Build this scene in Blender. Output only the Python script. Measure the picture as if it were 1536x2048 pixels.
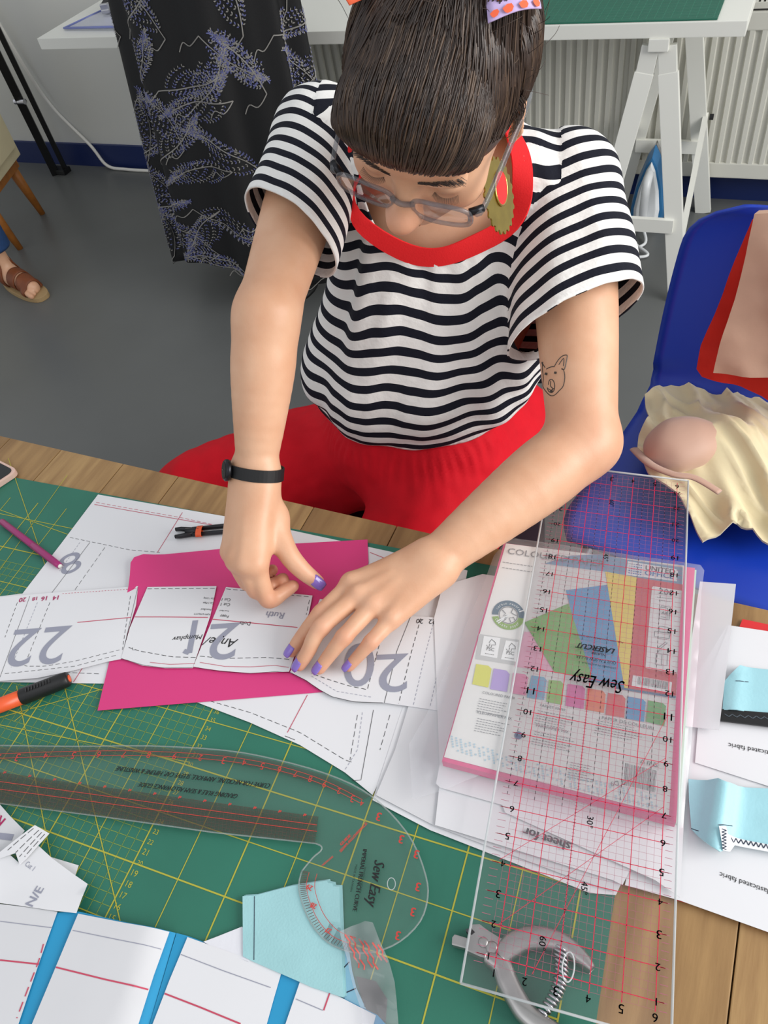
import bpy, bmesh, math, random
import numpy as np
from mathutils import Vector, Matrix, noise, geometry
from mathutils.bvhtree import BVHTree

for o in list(bpy.data.objects):
    bpy.data.objects.remove(o)
SC = bpy.context.scene
COL = SC.collection
random.seed(7)

# ------------------------------------------------------------------ camera
# room frame: X along the work table's far edge, Y away from the camera towards the back wall, Z up
RR = np.array([[0.9118, 0.383, -0.148095], [0.201707, -0.731882, -0.650894], [-0.35768, 0.563613, -0.744584]])          # rows: image right, image down, viewing direction
CAM = np.array([0.0, 0.0, 1.4863])
FPX = 1535.0
TH = 0.76                     # work table height
cd = bpy.data.cameras.new('camera')
cam = bpy.data.objects.new('camera', cd)
COL.objects.link(cam)
cd.sensor_fit = 'VERTICAL'
cd.sensor_height = 36.0
cd.sensor_width = 27.0
cd.lens = 36.0 * FPX / 2048.0
cd.clip_start = 0.02
m = Matrix.Identity(4)
for i in range(3):
    m[i][0] = RR[0][i]; m[i][1] = -RR[1][i]; m[i][2] = -RR[2][i]; m[i][3] = CAM[i]
cam.matrix_world = m
SC.camera = cam

# ------------------------------------------------------------------ light
w = bpy.data.worlds.new('world'); SC.world = w
w.use_nodes = True
bg = w.node_tree.nodes['Background']
bg.inputs['Color'].default_value = (0.93, 0.96, 1.0, 1)
bg.inputs['Strength'].default_value = 0.55


def area_light(name, loc, target, sx, sy, power, col):
    l = bpy.data.lights.new(name, 'AREA')
    l.shape = 'RECTANGLE'; l.size = sx; l.size_y = sy; l.energy = power; l.color = col
    o = bpy.data.objects.new(name, l); COL.objects.link(o)
    o.location = loc
    d = Vector(target) - Vector(loc)
    o.rotation_euler = d.to_track_quat('-Z', 'Y').to_euler()
    return o


area_light('window_daylight', (2.6, 0.9, 2.1), (-0.2, 0.7, 0.8), 2.4, 1.7, 92, (1.0, 0.98, 0.95))
area_light('overhead_fill', (-0.7, -1.3, 3.0), (-0.4, 0.8, 0.7), 2.2, 1.6, 8, (0.96, 0.98, 1.0))  # fill lamp added above and behind the camera, no known source there
SC.view_settings.view_transform = 'Standard'
SC.view_settings.look = 'None'
SC.view_settings.gamma = 1.0
SC.view_settings.use_curve_mapping = False
SC.view_settings.exposure = 0.25

# ------------------------------------------------------------------ helpers


def ray(x, y):
    return RR.T @ np.array([(x - 768) / FPX, (y - 1024) / FPX, 1.0])


def P(x, y, z=TH):
    d = ray(x, y)
    return CAM + d * (z - CAM[2]) / d[2]


def PY(x, y, Y):
    d = ray(x, y)
    return CAM + d * Y / d[1]


def D(x, y, s):
    return CAM + ray(x, y) * s


def lin(c):
    c = [v / 255.0 for v in c]
    return tuple(v / 12.92 if v <= 0.04045 else ((v + 0.055) / 1.055) ** 2.4 for v in c) + (1.0,)


MATS = {}


def mat(name, col, rough=0.6, metal=0.0, var=0.0, scale=20.0, bump=0.0, bscale=200.0, spec=0.5, sss=0.0, col2=None, stretch=None, coat=0.0, sheen=0.0):
    if name in MATS:
        return MATS[name]
    M = bpy.data.materials.new(name); M.use_nodes = True
    nt = M.node_tree; b = nt.nodes['Principled BSDF']
    c = lin(col)
    b.inputs['Base Color'].default_value = c
    b.inputs['Roughness'].default_value = rough
    b.inputs['Metallic'].default_value = metal
    b.inputs['Specular IOR Level'].default_value = spec
    b.inputs['Coat Weight'].default_value = coat
    b.inputs['Sheen Weight'].default_value = sheen
    if sss:
        b.inputs['Subsurface Weight'].default_value = sss
        b.inputs['Subsurface Radius'].default_value = (0.012, 0.005, 0.003)
        b.inputs['Subsurface Scale'].default_value = 1.0
    tc = nt.nodes.new('ShaderNodeTexCoord')
    mp = nt.nodes.new('ShaderNodeMapping')
    nt.links.new(tc.outputs['Object'], mp.inputs[0])
    if stretch:
        mp.inputs['Scale'].default_value = stretch
    if var or col2:
        n = nt.nodes.new('ShaderNodeTexNoise'); n.inputs['Scale'].default_value = scale
        n.inputs['Detail'].default_value = 6
        nt.links.new(mp.outputs[0], n.inputs[0])
        mx = nt.nodes.new('ShaderNodeMix'); mx.data_type = 'RGBA'
        c2 = lin(col2) if col2 else tuple(v * (1 - var) for v in c[:3]) + (1,)
        c1 = c if col2 else tuple(min(1, v * (1 + var)) for v in c[:3]) + (1,)
        mx.inputs[6].default_value = c1; mx.inputs[7].default_value = c2
        cr = nt.nodes.new('ShaderNodeMapRange'); cr.inputs[1].default_value = 0.3; cr.inputs[2].default_value = 0.7
        nt.links.new(n.outputs[0], cr.inputs[0]); nt.links.new(cr.outputs[0], mx.inputs[0])
        nt.links.new(mx.outputs[2], b.inputs['Base Color'])
    if bump:
        n2 = nt.nodes.new('ShaderNodeTexNoise'); n2.inputs['Scale'].default_value = bscale
        n2.inputs['Detail'].default_value = 4
        nt.links.new(mp.outputs[0], n2.inputs[0])
        bp = nt.nodes.new('ShaderNodeBump'); bp.inputs['Strength'].default_value = bump
        bp.inputs['Distance'].default_value = 0.002
        nt.links.new(n2.outputs[0], bp.inputs['Height']); nt.links.new(bp.outputs[0], b.inputs['Normal'])
    MATS[name] = M
    return M


def clear(name, tint=(0.95, 0.95, 0.96), gloss=0.12, rough=0.05, haze=0.0, hazecol=(0.9, 0.9, 0.92)):
    """clear plastic: straight transmission, fresnel sheen, a little milky haze"""
    if name in MATS:
        return MATS[name]
    M = bpy.data.materials.new(name); M.use_nodes = True
    nt = M.node_tree
    for n in list(nt.nodes):
        if n.type != 'OUTPUT_MATERIAL':
            nt.nodes.remove(n)
    out = [n for n in nt.nodes if n.type == 'OUTPUT_MATERIAL'][0]
    t = nt.nodes.new('ShaderNodeBsdfTransparent'); t.inputs[0].default_value = tint + (1,)
    g = nt.nodes.new('ShaderNodeBsdfGlossy'); g.inputs['Roughness'].default_value = rough
    lw = nt.nodes.new('ShaderNodeLayerWeight'); lw.inputs['Blend'].default_value = .5
    pw = nt.nodes.new('ShaderNodeMath'); pw.operation = 'POWER'; pw.inputs[1].default_value = 5.0
    nt.links.new(lw.outputs['Facing'], pw.inputs[0])
    f = nt.nodes.new('ShaderNodeMath'); f.operation = 'MULTIPLY_ADD'; f.inputs[1].default_value = .9; f.inputs[2].default_value = .03
    nt.links.new(pw.outputs[0], f.inputs[0])
    mx = nt.nodes.new('ShaderNodeMixShader')
    nt.links.new(f.outputs[0], mx.inputs[0]); nt.links.new(t.outputs[0], mx.inputs[1]); nt.links.new(g.outputs[0], mx.inputs[2])
    last = mx
    if haze:
        d = nt.nodes.new('ShaderNodeBsdfDiffuse'); d.inputs[0].default_value = hazecol + (1,)
        m2 = nt.nodes.new('ShaderNodeMixShader'); m2.inputs[0].default_value = haze
        nt.links.new(mx.outputs[0], m2.inputs[1]); nt.links.new(d.outputs[0], m2.inputs[2]); last = m2
    nt.links.new(last.outputs[0], out.inputs[0])
    MATS[name] = M
    return M


def tag(o, label=None, cat=None, group=None, kind=None):
    if label: o['label'] = label
    if cat: o['category'] = cat
    if group: o['group'] = group
    if kind: o['kind'] = kind
    return o


def thing(name, label, cat, loc=(0, 0, 0), group=None):
    o = bpy.data.objects.new(name, None); COL.objects.link(o)
    o.location = loc
    o.empty_display_size = 0.05
    PLOC[o.name] = Vector(loc)
    return tag(o, label, cat, group)


PLOC = {}


def link(name, me, material, parent=None, smooth=True):
    o = bpy.data.objects.new(name, me); COL.objects.link(o)
    if material is not None and len(me.materials) == 0:
        me.materials.append(material)
    if smooth:
        for p in me.polygons: p.use_smooth = True
    if parent is not None:
        o.parent = parent
        l = Vector((0, 0, 0)); q = parent
        while q is not None:
            l += q.location; q = q.parent
        o.location = -l            # meshes are built in room coordinates
    return o


class MB:
    def __init__(self):
        self.v = []; self.f = []

    def add(self, vs, fs):
        n = len(self.v)
        self.v.extend([tuple(float(a) for a in q) for q in vs]); self.f.extend([tuple(i + n for i in f) for f in fs])

    def box(self, c, s, ax=None):
        ax = ax or ((1, 0, 0), (0, 1, 0), (0, 0, 1))
        c = Vector(c); A = [Vector(a) for a in ax]
        vs = [c + A[0] * (sx * s[0] / 2) + A[1] * (sy * s[1] / 2) + A[2] * (sz * s[2] / 2) for sx in (-1, 1) for sy in (-1, 1) for sz in (-1, 1)]
        self.add(vs, [(0, 1, 3, 2), (4, 6, 7, 5), (0, 4, 5, 1), (2, 3, 7, 6), (0, 2, 6, 4), (1, 5, 7, 3)])

    def bar(self, a, b, wd, ht, up=(0, 0, 1)):
        a, b = Vector(a), Vector(b); d = b - a; L = d.length; d.normalize()
        s = d.cross(Vector(up)).normalized(); u = s.cross(d).normalized()
        self.box((a + b) / 2, (L, wd, ht), (d, s, u))

    def prism(self, top, bot):
        n = len(top)
        self.add(list(top) + list(bot), [tuple(range(n)), tuple(range(2 * n - 1, n - 1, -1))] + [(i, i + n, (i + 1) % n + n, (i + 1) % n) for i in range(n)])

    def tube(self, pts, r, n=8, cap=True, ell=None, up=None):
        pts = [Vector(p) for p in pts]; m = len(pts)
        rs = r if isinstance(r, (list, tuple)) else [r] * m
        vs = []; fs = []
        prev = None
        for i, p in enumerate(pts):
            t = (pts[min(i + 1, m - 1)] - pts[max(i - 1, 0)])
            if t.length < 1e-9: t = Vector((0, 0, 1))
            t.normalize()
            ref = Vector(up) if up is not None else (prev if prev is not None else (Vector((0, 0, 1)) if abs(t.z) < .9 else Vector((1, 0, 0))))
            s = ref - t * ref.dot(t)
            if s.length < 1e-6: s = t.orthogonal()
            s.normalize(); prev = s
            q = t.cross(s)
            e = ell or (1, 1)
            for k in range(n):
                a = 2 * math.pi * k / n
                vs.append(p + s * (math.cos(a) * rs[i] * e[0]) + q * (math.sin(a) * rs[i] * e[1]))
        for i in range(m - 1):
            for k in range(n):
                fs.append((i * n + k, i * n + (k + 1) % n, (i + 1) * n + (k + 1) % n, (i + 1) * n + k))
        if cap:
            fs.append(tuple(range(n - 1, -1, -1))); fs.append(tuple(range((m - 1) * n, m * n)))
        self.add(vs, fs)

    def ribbon(self, pts, wd, nrm=(0, 0, 1)):
        pts = [Vector(p) for p in pts]
        if len(pts) < 2: return
        nr = Vector(nrm); vs = []; fs = []
        for i, p in enumerate(pts):
            t = pts[min(i + 1, len(pts) - 1)] - pts[max(i - 1, 0)]
            s = t.cross(nr)
            if s.length < 1e-12: s = Vector((1, 0, 0))
            s.normalize()
            vs += [p + s * wd / 2, p - s * wd / 2]
        for i in range(len(pts) - 1):
            fs.append((2 * i, 2 * i + 2, 2 * i + 3, 2 * i + 1))
        self.add(vs, fs)

    def lathe(self, c, prof, n=24, ax=None):
        ax = ax or ((1, 0, 0), (0, 1, 0), (0, 0, 1)); c = Vector(c); A = [Vector(a) for a in ax]
        vs = []; fs = []
        for r, z in prof:
            for k in range(n):
                a = 2 * math.pi * k / n
                vs.append(c + A[0] * (r * math.cos(a)) + A[1] * (r * math.sin(a)) + A[2] * z)
        for i in range(len(prof) - 1):
            for k in range(n):
                fs.append((i * n + k, i * n + (k + 1) % n, (i + 1) * n + (k + 1) % n, (i + 1) * n + k))
        fs.append(tuple(range(n - 1, -1, -1))); fs.append(tuple(range((len(prof) - 1) * n, len(prof) * n)))
        self.add(vs, fs)

    def build(self, name, material, parent=None, smooth=False, bevel=0.0):
        me = bpy.data.meshes.new(name)
        me.from_pydata(self.v, [], self.f); me.update()
        if bevel:
            bm = bmesh.new(); bm.from_mesh(me)
            bmesh.ops.recalc_face_normals(bm, faces=bm.faces)
            bmesh.ops.bevel(bm, geom=[e for e in bm.edges if len(e.link_faces) == 2 and e.calc_face_angle(0) > 0.5], offset=bevel, segments=2, affect='EDGES', profile=0.7)
            bm.to_mesh(me); bm.free()
        o = link(name, me, material, parent, smooth)
        if any(k in name for k in ('print', 'stitch', 'handwriting', 'grid', 'lettering')): o['kind'] = 'stuff'
        return o


def smooth_poly(pts, closed=True, sub=4):
    pts = [np.array(p, float) for p in pts]; n = len(pts); out = []
    rng = range(n) if closed else range(n - 1)
    for i in rng:
        p0 = pts[(i - 1) % n] if closed or i > 0 else pts[i]
        p1 = pts[i]; p2 = pts[(i + 1) % n]
        p3 = pts[(i + 2) % n] if closed or i + 2 < n else pts[min(i + 1, n - 1)]
        for k in range(sub):
            t = k / sub
            out.append(0.5 * ((2 * p1) + (-p0 + p2) * t + (2 * p0 - 5 * p1 + 4 * p2 - p3) * t * t + (-p0 + 3 * p1 - 3 * p2 + p3) * t ** 3))
    if not closed: out.append(pts[-1])
    return out


SURF = {}
FLAT = lambda x, y: 0.0


def nz(x, y, s=6.0, o=0.0):
    return noise.noise(Vector((x * s + o, y * s - o, o * 1.7)))


def sheet_xy(name, poly, z0, material, thick=0.0004, h=FLAT, parent=None, step=0.012, smooth=True):
    """a thin sheet with real thickness over an outline in room XY"""
    pts = []
    n = len(poly)
    for i in range(n):
        a = np.array(poly[i][:2], float); b = np.array(poly[(i + 1) % n][:2], float)
        k = max(1, int(np.linalg.norm(b - a) / step))
        for j in range(k): pts.append(a + (b - a) * j / k)
    nb = len(pts)
    A = np.array(pts); lo = A.min(0); hi = A.max(0)
    allp = [Vector((float(p[0]), float(p[1]))) for p in pts]
    edges = [(i, (i + 1) % nb) for i in range(nb)]
    gx = np.arange(lo[0] + step * .5, hi[0], step); gy = np.arange(lo[1] + step * .5, hi[1], step)
    if len(gx) * len(gy) < 60000:
        X, Y = np.meshgrid(gx, gy); X = X.ravel(); Y = Y.ravel()
        ins = np.zeros(len(X), bool)
        for i in range(nb):
            x1, y1 = A[i]; x2, y2 = A[(i + 1) % nb]
            if y1 == y2: continue
            c = ((y1 > Y) != (y2 > Y)) & (X < (x2 - x1) * (Y - y1) / (y2 - y1) + x1)
            ins ^= c
        near = np.zeros(len(X), bool)
        for a in A:
            near |= ((X - a[0]) ** 2 + (Y - a[1]) ** 2) < (step * .45) ** 2
        for x, y in zip(X[ins & ~near], Y[ins & ~near]): allp.append(Vector((float(x), float(y))))
    vo, eo, fo, ov, oe, of = geometry.delaunay_2d_cdt(allp, edges, [], 1, 1e-6)
    mb = MB(); nv = len(vo)
    top = [(p.x, p.y, z0 + h(p.x, p.y)) for p in vo]
    bot = [(x, y, z - thick) for x, y, z in top]
    fs = []; cnt = {}
    for f in fo:
        f = list(f)
        ar = sum(vo[f[i]].x * vo[f[(i + 1) % len(f)]].y - vo[f[(i + 1) % len(f)]].x * vo[f[i]].y for i in range(len(f)))
        if ar < 0: f = f[::-1]
        fs.append(tuple(f)); fs.append(tuple(i + nv for i in reversed(f)))
        for i in range(len(f)):
            e = (f[i], f[(i + 1) % len(f)]); cnt[e] = 1
    sv = []; base = 2 * nv
    for (a, b) in cnt:
        if (b, a) not in cnt:
            k = base + len(sv); sv += [top[a], bot[a], bot[b], top[b]]; fs.append((k, k + 1, k + 2, k + 3))
    mb.add(top + bot + sv, fs)
    o = mb.build(name, material, parent, smooth=False)
    for p in o.data.polygons: p.use_smooth = smooth and abs(p.normal.z) > 0.3
    SURF[o] = (z0, h)
    return o


def sheet(name, outline, z0, material, thick=0.0004, h=FLAT, parent=None, step=0.012, lift=True):
    q = []
    for x, y in outline:
        p = P(x, y, z0)
        if lift:
            for _ in range(3): p = P(x, y, z0 + h(p[0], p[1]))
        q.append(p)
    return sheet_xy(name, q, z0, material, thick, h, parent, step)


def on(o, x, y):
    """room point where the photo pixel meets sheet o"""
    z0, h = SURF[o]
    p = P(x, y, z0)
    for _ in range(3): p = P(x, y, z0 + h(p[0], p[1]))
    return p


def resample(pts, step):
    pts = [np.array(p, float) for p in pts]; out = [pts[0]]
    for a, b in zip(pts, pts[1:]):
        k = max(1, int(math.ceil(np.linalg.norm(b - a) / step)))
        for j in range(1, k + 1): out.append(a + (b - a) * j / k)
    return out


def lines_on(mb, o, polys, wd, dash=None, eps=0.0003, step=0.006):
    z0, h = SURF[o]
    for poly in polys:
        pts = [on(o, x, y) for x, y in poly]
        if dash:
            dd, gap = dash
            L = [0]
            for a, b in zip(pts, pts[1:]): L.append(L[-1] + np.linalg.norm(b - a))
            s = 0

            def at(t):
                for i in range(len(pts) - 1):
                    if t <= L[i + 1]:
                        k = (t - L[i]) / max(1e-9, L[i + 1] - L[i]); return pts[i] + (pts[i + 1] - pts[i]) * k
                return pts[-1]
            while s < L[-1]:
                e = min(L[-1], s + dd)
                seg = resample([at(s), at(e)], step)
                mb.ribbon([(q[0], q[1], z0 + h(q[0], q[1]) + eps) for q in seg], wd)
                s += dd + gap
        else:
            seg = resample(pts, step)
            mb.ribbon([(q[0], q[1], z0 + h(q[0], q[1]) + eps) for q in seg], wd)


GLY = {}


def glyph(s):
    if s in GLY: return GLY[s]
    c = bpy.data.curves.new('tmp', 'FONT'); c.body = s; c.size = 1.0; c.resolution_u = 2 if len(s) > 2 else 6
    o = bpy.data.objects.new('tmp', c); COL.objects.link(o)
    bpy.context.view_layer.update()
    dg = bpy.context.evaluated_depsgraph_get()
    me = bpy.data.meshes.new_from_object(o.evaluated_get(dg))
    V = np.array([v.co[:2] for v in me.vertices]); F = [tuple(p.vertices) for p in me.polygons]
    bpy.data.objects.remove(o); bpy.data.curves.remove(c); bpy.data.meshes.remove(me)
    GLY[s] = (V, F)
    return GLY[s]


def text_on(mb, o, s, p0, p1, hs=1.0, shear=0.0, eps=0.0004, bold=0.0):
    """lettering whose baseline runs from pixel p0 to pixel p1 on sheet o"""
    V, F = glyph(s)
    z0, h = SURF[o]
    a = on(o, *p0); b = on(o, *p1)
    x0, x1 = V[:, 0].min(), V[:, 0].max()
    d = (b - a)[:2]; L = np.linalg.norm(d); d /= L; u = np.array([-d[1], d[0]])
    sc = L / (x1 - x0)
    if s == '1': hs *= .3
    for off in ([0.0] if not bold else [-bold, bold]):
        vs = []
        for x, y in V:
            yy = y * sc * hs; xx = (x - x0) * sc + yy * shear + off
            q = a[:2] + d * xx + u * yy
            vs.append((q[0], q[1], z0 + h(q[0], q[1]) + eps + (0.00003 if off > 0 else 0)))
        mb.add(vs, F)


def cr(ox, oy, s):
    return lambda x, y: (ox + x / s, oy + y / s)


c5 = cr(0, 860, 2.0)
c6 = cr(420, 980, 2.954)
c7 = cr(860, 920, 2.272)
c8 = cr(860, 1400, 2.272)
c1 = cr(0, 1420, 2.0)
c4 = cr(0, 1560, 3.84)
c5b = cr(400, 1640, 3.072)
cp = cr(980, 1080, 3.491)
cpun = cr(880, 1800, 4.151)
cd8 = cr(1360, 1180, 2.926)
cl = cr(880, 1380, 2.844)

# ------------------------------------------------------------------ materials
M_floor = mat('floor_vinyl', (98, 100, 99), 0.38, var=0.06, scale=3, bump=0.03, bscale=60)
M_wall = mat('wall_paint', (212, 213, 209), 0.85, var=0.02, scale=2, bump=0.05, bscale=90)
M_navy = mat('navy_paint', (18, 38, 92), 0.45)
M_white = mat('white_lacquer', (232, 232, 224), 0.35)
M_rad = mat('radiator_enamel', (214, 213, 203), 0.4)
M_slotshade = mat('slot_shade', (60, 60, 58), 0.8)
M_paper = mat('paper_white', (226, 226, 229), 0.55, var=0.015, scale=9)
M_paper2 = mat('paper_grey', (212, 212, 215), 0.55, var=0.02, scale=9)
M_black = mat('black_ink', (22, 22, 24), 0.6)
M_grey = mat('grey_ink', (150, 152, 168), 0.6)
M_redink = mat('red_ink', (196, 70, 96), 0.6)
M_magink = mat('magenta_ink', (170, 25, 90), 0.6)

# ------------------------------------------------------------------ room
mb = MB(); mb.box((-0.8, 1.2, -0.02), (7.0, 7.0, 0.04))
tag(mb.build('floor', M_floor), kind='structure')
mb = MB(); mb.box((-0.8, 2.88, 1.3), (7.0, 0.1, 2.6))
tag(mb.build('wall_back', M_wall), kind='structure')
mb = MB(); mb.box((-0.8, 2.8225, 0.0525), (7.0, 0.015, 0.105))
tag(mb.build('baseboard_back', M_navy), kind='structure')

# radiator: ribbed panel, header strips, top grille with slots
rt = thing('radiator', 'long white ribbed panel radiator fixed to the back wall under the table', 'radiator', (-0.4, 2.76, 0.1))
mb = MB()
x = -1.62; prof = []
while x < 0.9:
    for k, dy in ((0.0, 0), (0.009, 0), (0.013, -.011), (0.026, -.011), (0.030, 0)):
        prof.append((x + k, 2.745 + dy))
    x += 0.034
vs = []; fs = []
for px_, py_ in prof: vs += [(px_, py_, 0.165), (px_, py_, 0.565)]
for i in range(len(prof) - 1): fs.append((2 * i, 2 * i + 2, 2 * i + 3, 2 * i + 1))
mb.add(vs, fs)
mb.build('ribbed_panel', M_rad, rt)
mb = MB(); mb.box((-0.36, 2.775, 0.365), (2.52, 0.05, 0.5)); mb.build('body', M_rad, rt)
mb = MB(); mb.box((-0.36, 2.743, 0.142), (2.52, 0.02, 0.05)); mb.build('header', M_rad, rt, bevel=.004)
mb = MB(); mb.box((-0.36, 2.743, 0.588), (2.52, 0.02, 0.05)); mb.build('header', M_rad, rt, bevel=.004)
mb = MB(); mb.box((-0.36, 2.775, 0.618), (2.52, 0.07, 0.008)); mb.build('slot_shade_plate', M_slotshade, rt)  # dark plate stands in for the shade inside the grille slots
mb = MB()
x = -1.62
while x < 0.9:
    mb.box((x, 2.775, 0.627), (0.007, 0.07, 0.012)); x += 0.0135
tag(mb.build('grille_slats', M_rad, rt), kind='stuff')
mb = MB(); mb.box((-0.36, 2.739, 0.627), (2.52, 0.005, 0.016)); mb.box((-0.36, 2.811, 0.627), (2.52, 0.005, 0.016)); mb.build('grille_rim', M_rad, rt)
for x in (-1.3, 0.6):
    mb = MB(); mb.box((x, 2.812, 0.4), (0.03, 0.03, 0.12)); mb.build('wall_bracket', M_rad, rt)

# white trestle table against the radiator
tt = thing('trestle_table', 'long white table top on white trestles behind the seated person', 'table', (-1.2, 2.5, 0))
mb = MB(); mb.box((-1.235, 2.465, 0.7375), (2.27, 0.47, 0.035)); mb.build('table_top', M_white, tt, bevel=.002)


def trestle(xc):
    yA, yB = 2.245, 2.66
    root = MB(); root.bar((xc, yA - .02, 0.705), (xc, yB + .02, 0.705), 0.05, 0.03)
    root.build('top_rail', M_white, tt, bevel=.002)
    for y0, y1 in ((yA, 2.175), (yB, 2.72)):
        for sx in (-1, 1):
            k = MB()
            xb = xc + sx * 0.145
            k.bar((xc + sx * 0.02, y0, 0.70), (xc + sx * 0.03, y0, 0.63), 0.045, 0.018, (0, 1, 0))
            k.bar((xc + sx * 0.03, y0, 0.635), (xb, y1, 0.0), 0.05, 0.02, (0, 1, 0))
            k.build('leg', M_white, tt, bevel=.0015)
        k = MB()
        yy = y0 + (y1 - y0) * .62
        k.bar((xc - .1, yy - .012, 0.24), (xc + .1, yy - .012, 0.24), 0.04, 0.015, (0, 1, 0))
        k.build('cross_rail', M_white, tt)
    for sx in (-1, 1):
        k = MB()
        k.bar((xc + sx * .125, 2.195, 0.12), (xc + sx * .105, 2.70, 0.33), 0.016, 0.035)
        b = k.build('side_brace', M_white, tt)
        k = MB(); k.lathe((xc + sx * .117, 2.70, 0.33), [(.009, -.0), (.009, .012)], 12, ((0, 1, 0), (0, 0, 1), (1, 0, 0)))
        k.build('bolt', M_black, b)


trestle(-0.30); trestle(-0.98)

# green mat on the trestle table
M_mat2 = mat('green_mat_far', (20, 98, 78), 0.55, var=0.05)
mb = MB(); mb.box((-0.62, 2.462, 0.7575), (0.90, 0.45, 0.003))
gm = tag(mb.build('cutting_mat', M_mat2), 'dark green cutting mat lying on the white trestle table', 'cutting mat')
M_mat2l = mat('green_mat_far_line', (52, 128, 104), 0.6)
mb = MB()
for i in range(45):
    mb.ribbon([(-1.06 + i * .02, 2.245, .7592), (-1.06 + i * .02, 2.68, .7592)], .0015)
for i in range(22):
    mb.ribbon([(-1.065, 2.245 + i * .02, .7592), (-0.175, 2.245 + i * .02, .7592)], .0012)
k = mb.build('printed_grid', M_mat2l, gm)

# plastic folder and chrome stapler at the left end of the trestle table
M_fold = clear('clear_folder', (0.86, 0.88, 0.95), haze=0.25)
M_foldedge = mat('folder_edge', (120, 130, 190), 0.3)
M_chrome = mat('chrome', (200, 200, 205), 0.18, 1.0)
ft = thing('document_folder', 'clear plastic folder with blue edges at the left end of the trestle table', 'folder', (-2.1, 2.5, .757))
pf = [PY(*q, 2.4)[:1] for q in ((145, 40),)]
fo = sheet_xy('cover', [(-2.30, 2.30), (-1.86, 2.27), (-1.84, 2.55), (-2.22, 2.58)], .7605, M_fold, .0008, lambda x, y: .004 * max(0, nz(x, y, 9)), ft, .03)
mb = MB()
mb.tube([(-2.30, 2.30, .762), (-2.08, 2.285, .766), (-1.86, 2.27, .762)], .004, 6)
mb.tube([(-2.30, 2.30, .762), (-2.22, 2.58, .764)], .003, 6)
mb.build('edge_piping', M_foldedge, ft, True)
sheet_xy('paper_insert', [(-2.2, 2.31), (-1.9, 2.30), (-1.88, 2.54), (-2.15, 2.55)], .759, M_paper, .0006, FLAT, ft, .05)
SP = P(222, 8, .775); st = thing('stapler', 'black and chrome stapler lying on the clear folder', 'stapler', (SP[0], SP[1], .765))
mb = MB(); mb.box((SP[0], SP[1], .772), (.03, .15, .012), ((.9, .3, 0), (-.3, .9, 0), (0, 0, 1))); mb.build('base', M_chrome, st, bevel=.003)
mb = MB(); mb.box((SP[0], SP[1], .793), (.026, .14, .014), ((.9, .3, 0), (-.3, .88, .1), (0, -.1, 1))); mb.build('arm', M_black, st, bevel=.004)
mb = MB(); mb.box((SP[0] + .018, SP[1] - .055, .784), (.03, .02, .02), ((.9, .3, 0), (-.3, .9, 0), (0, 0, 1))); mb.build('hinge', M_chrome, st, bevel=.003)

# steam iron standing under the trestle table
M_blue = mat('iron_blue', (46, 110, 160), 0.35)
M_ironw = mat('iron_white', (225, 228, 230), 0.3)
it = thing('steam_iron', 'blue and white steam iron standing on its heel under the trestle table', 'iron', (-0.35, 2.62, 0))
mb = MB()
prof = [(-.055, 0), (-.058, .06), (-.045, .14), (-.02, .22), (0, .255), (.02, .22), (.045, .14), (.058, .06), (.055, 0)]
mb.prism([(-.33 + a, 2.64, .015 + b) for a, b in prof], [(-.33 + a, 2.665, .015 + b) for a, b in prof]); mb.build('soleplate', M_chrome, it, bevel=.003)
mb = MB(); mb.prism([(-.33 + a * .9, 2.585, .015 + b * .92) for a, b in prof], [(-.33 + a, 2.64, .015 + b) for a, b in prof]); mb.build('body', M_blue, it, bevel=.006)
mb = MB(); mb.prism([(-.33 + a * .55, 2.57, .03 + b * .8) for a, b in prof], [(-.33 + a * .75, 2.586, .02 + b * .85) for a, b in prof]); mb.build('water_tank', M_ironw, it, bevel=.004)
mb = MB(); mb.tube(smooth_poly([(-.33, 2.575, .2), (-.33, 2.53, .19), (-.33, 2.515, .12), (-.33, 2.53, .04), (-.33, 2.58, .03)], False), .014, 10); mb.build('handle', M_ironw, it, True)
mb = MB(); mb.tube(smooth_poly([(-.33, 2.54, .03), (-.31, 2.47, .008), (-.40, 2.42, .008), (-.50, 2.47, .008), (-.42, 2.54, .008), (-.33, 2.45, .014), (-.29, 2.40, .008), (-.42, 2.37, .008)], False, 8), .005, 8); mb.build('power_cord', M_ironw, it, True)

# ------------------------------------------------------------------ left side: cabinet, stand post, cable, foot
M_cream = mat('cream_laminate', (226, 212, 172), 0.5)
M_woodleg = mat('orange_wood', (170, 105, 40), 0.5, var=.15, scale=30)
ct = thing('cabinet', 'cream cabinet on tapered orange wooden legs at the left edge', 'cabinet', (-3.3, 2.45, 0))
cA = np.array([-2.93, 2.40]); ud = np.array([-.93, -.36]); vd = np.array([.36, -.93])


def cabpt(u, v, z): q = cA + ud * u + vd * v; return (q[0], q[1], z)


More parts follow.
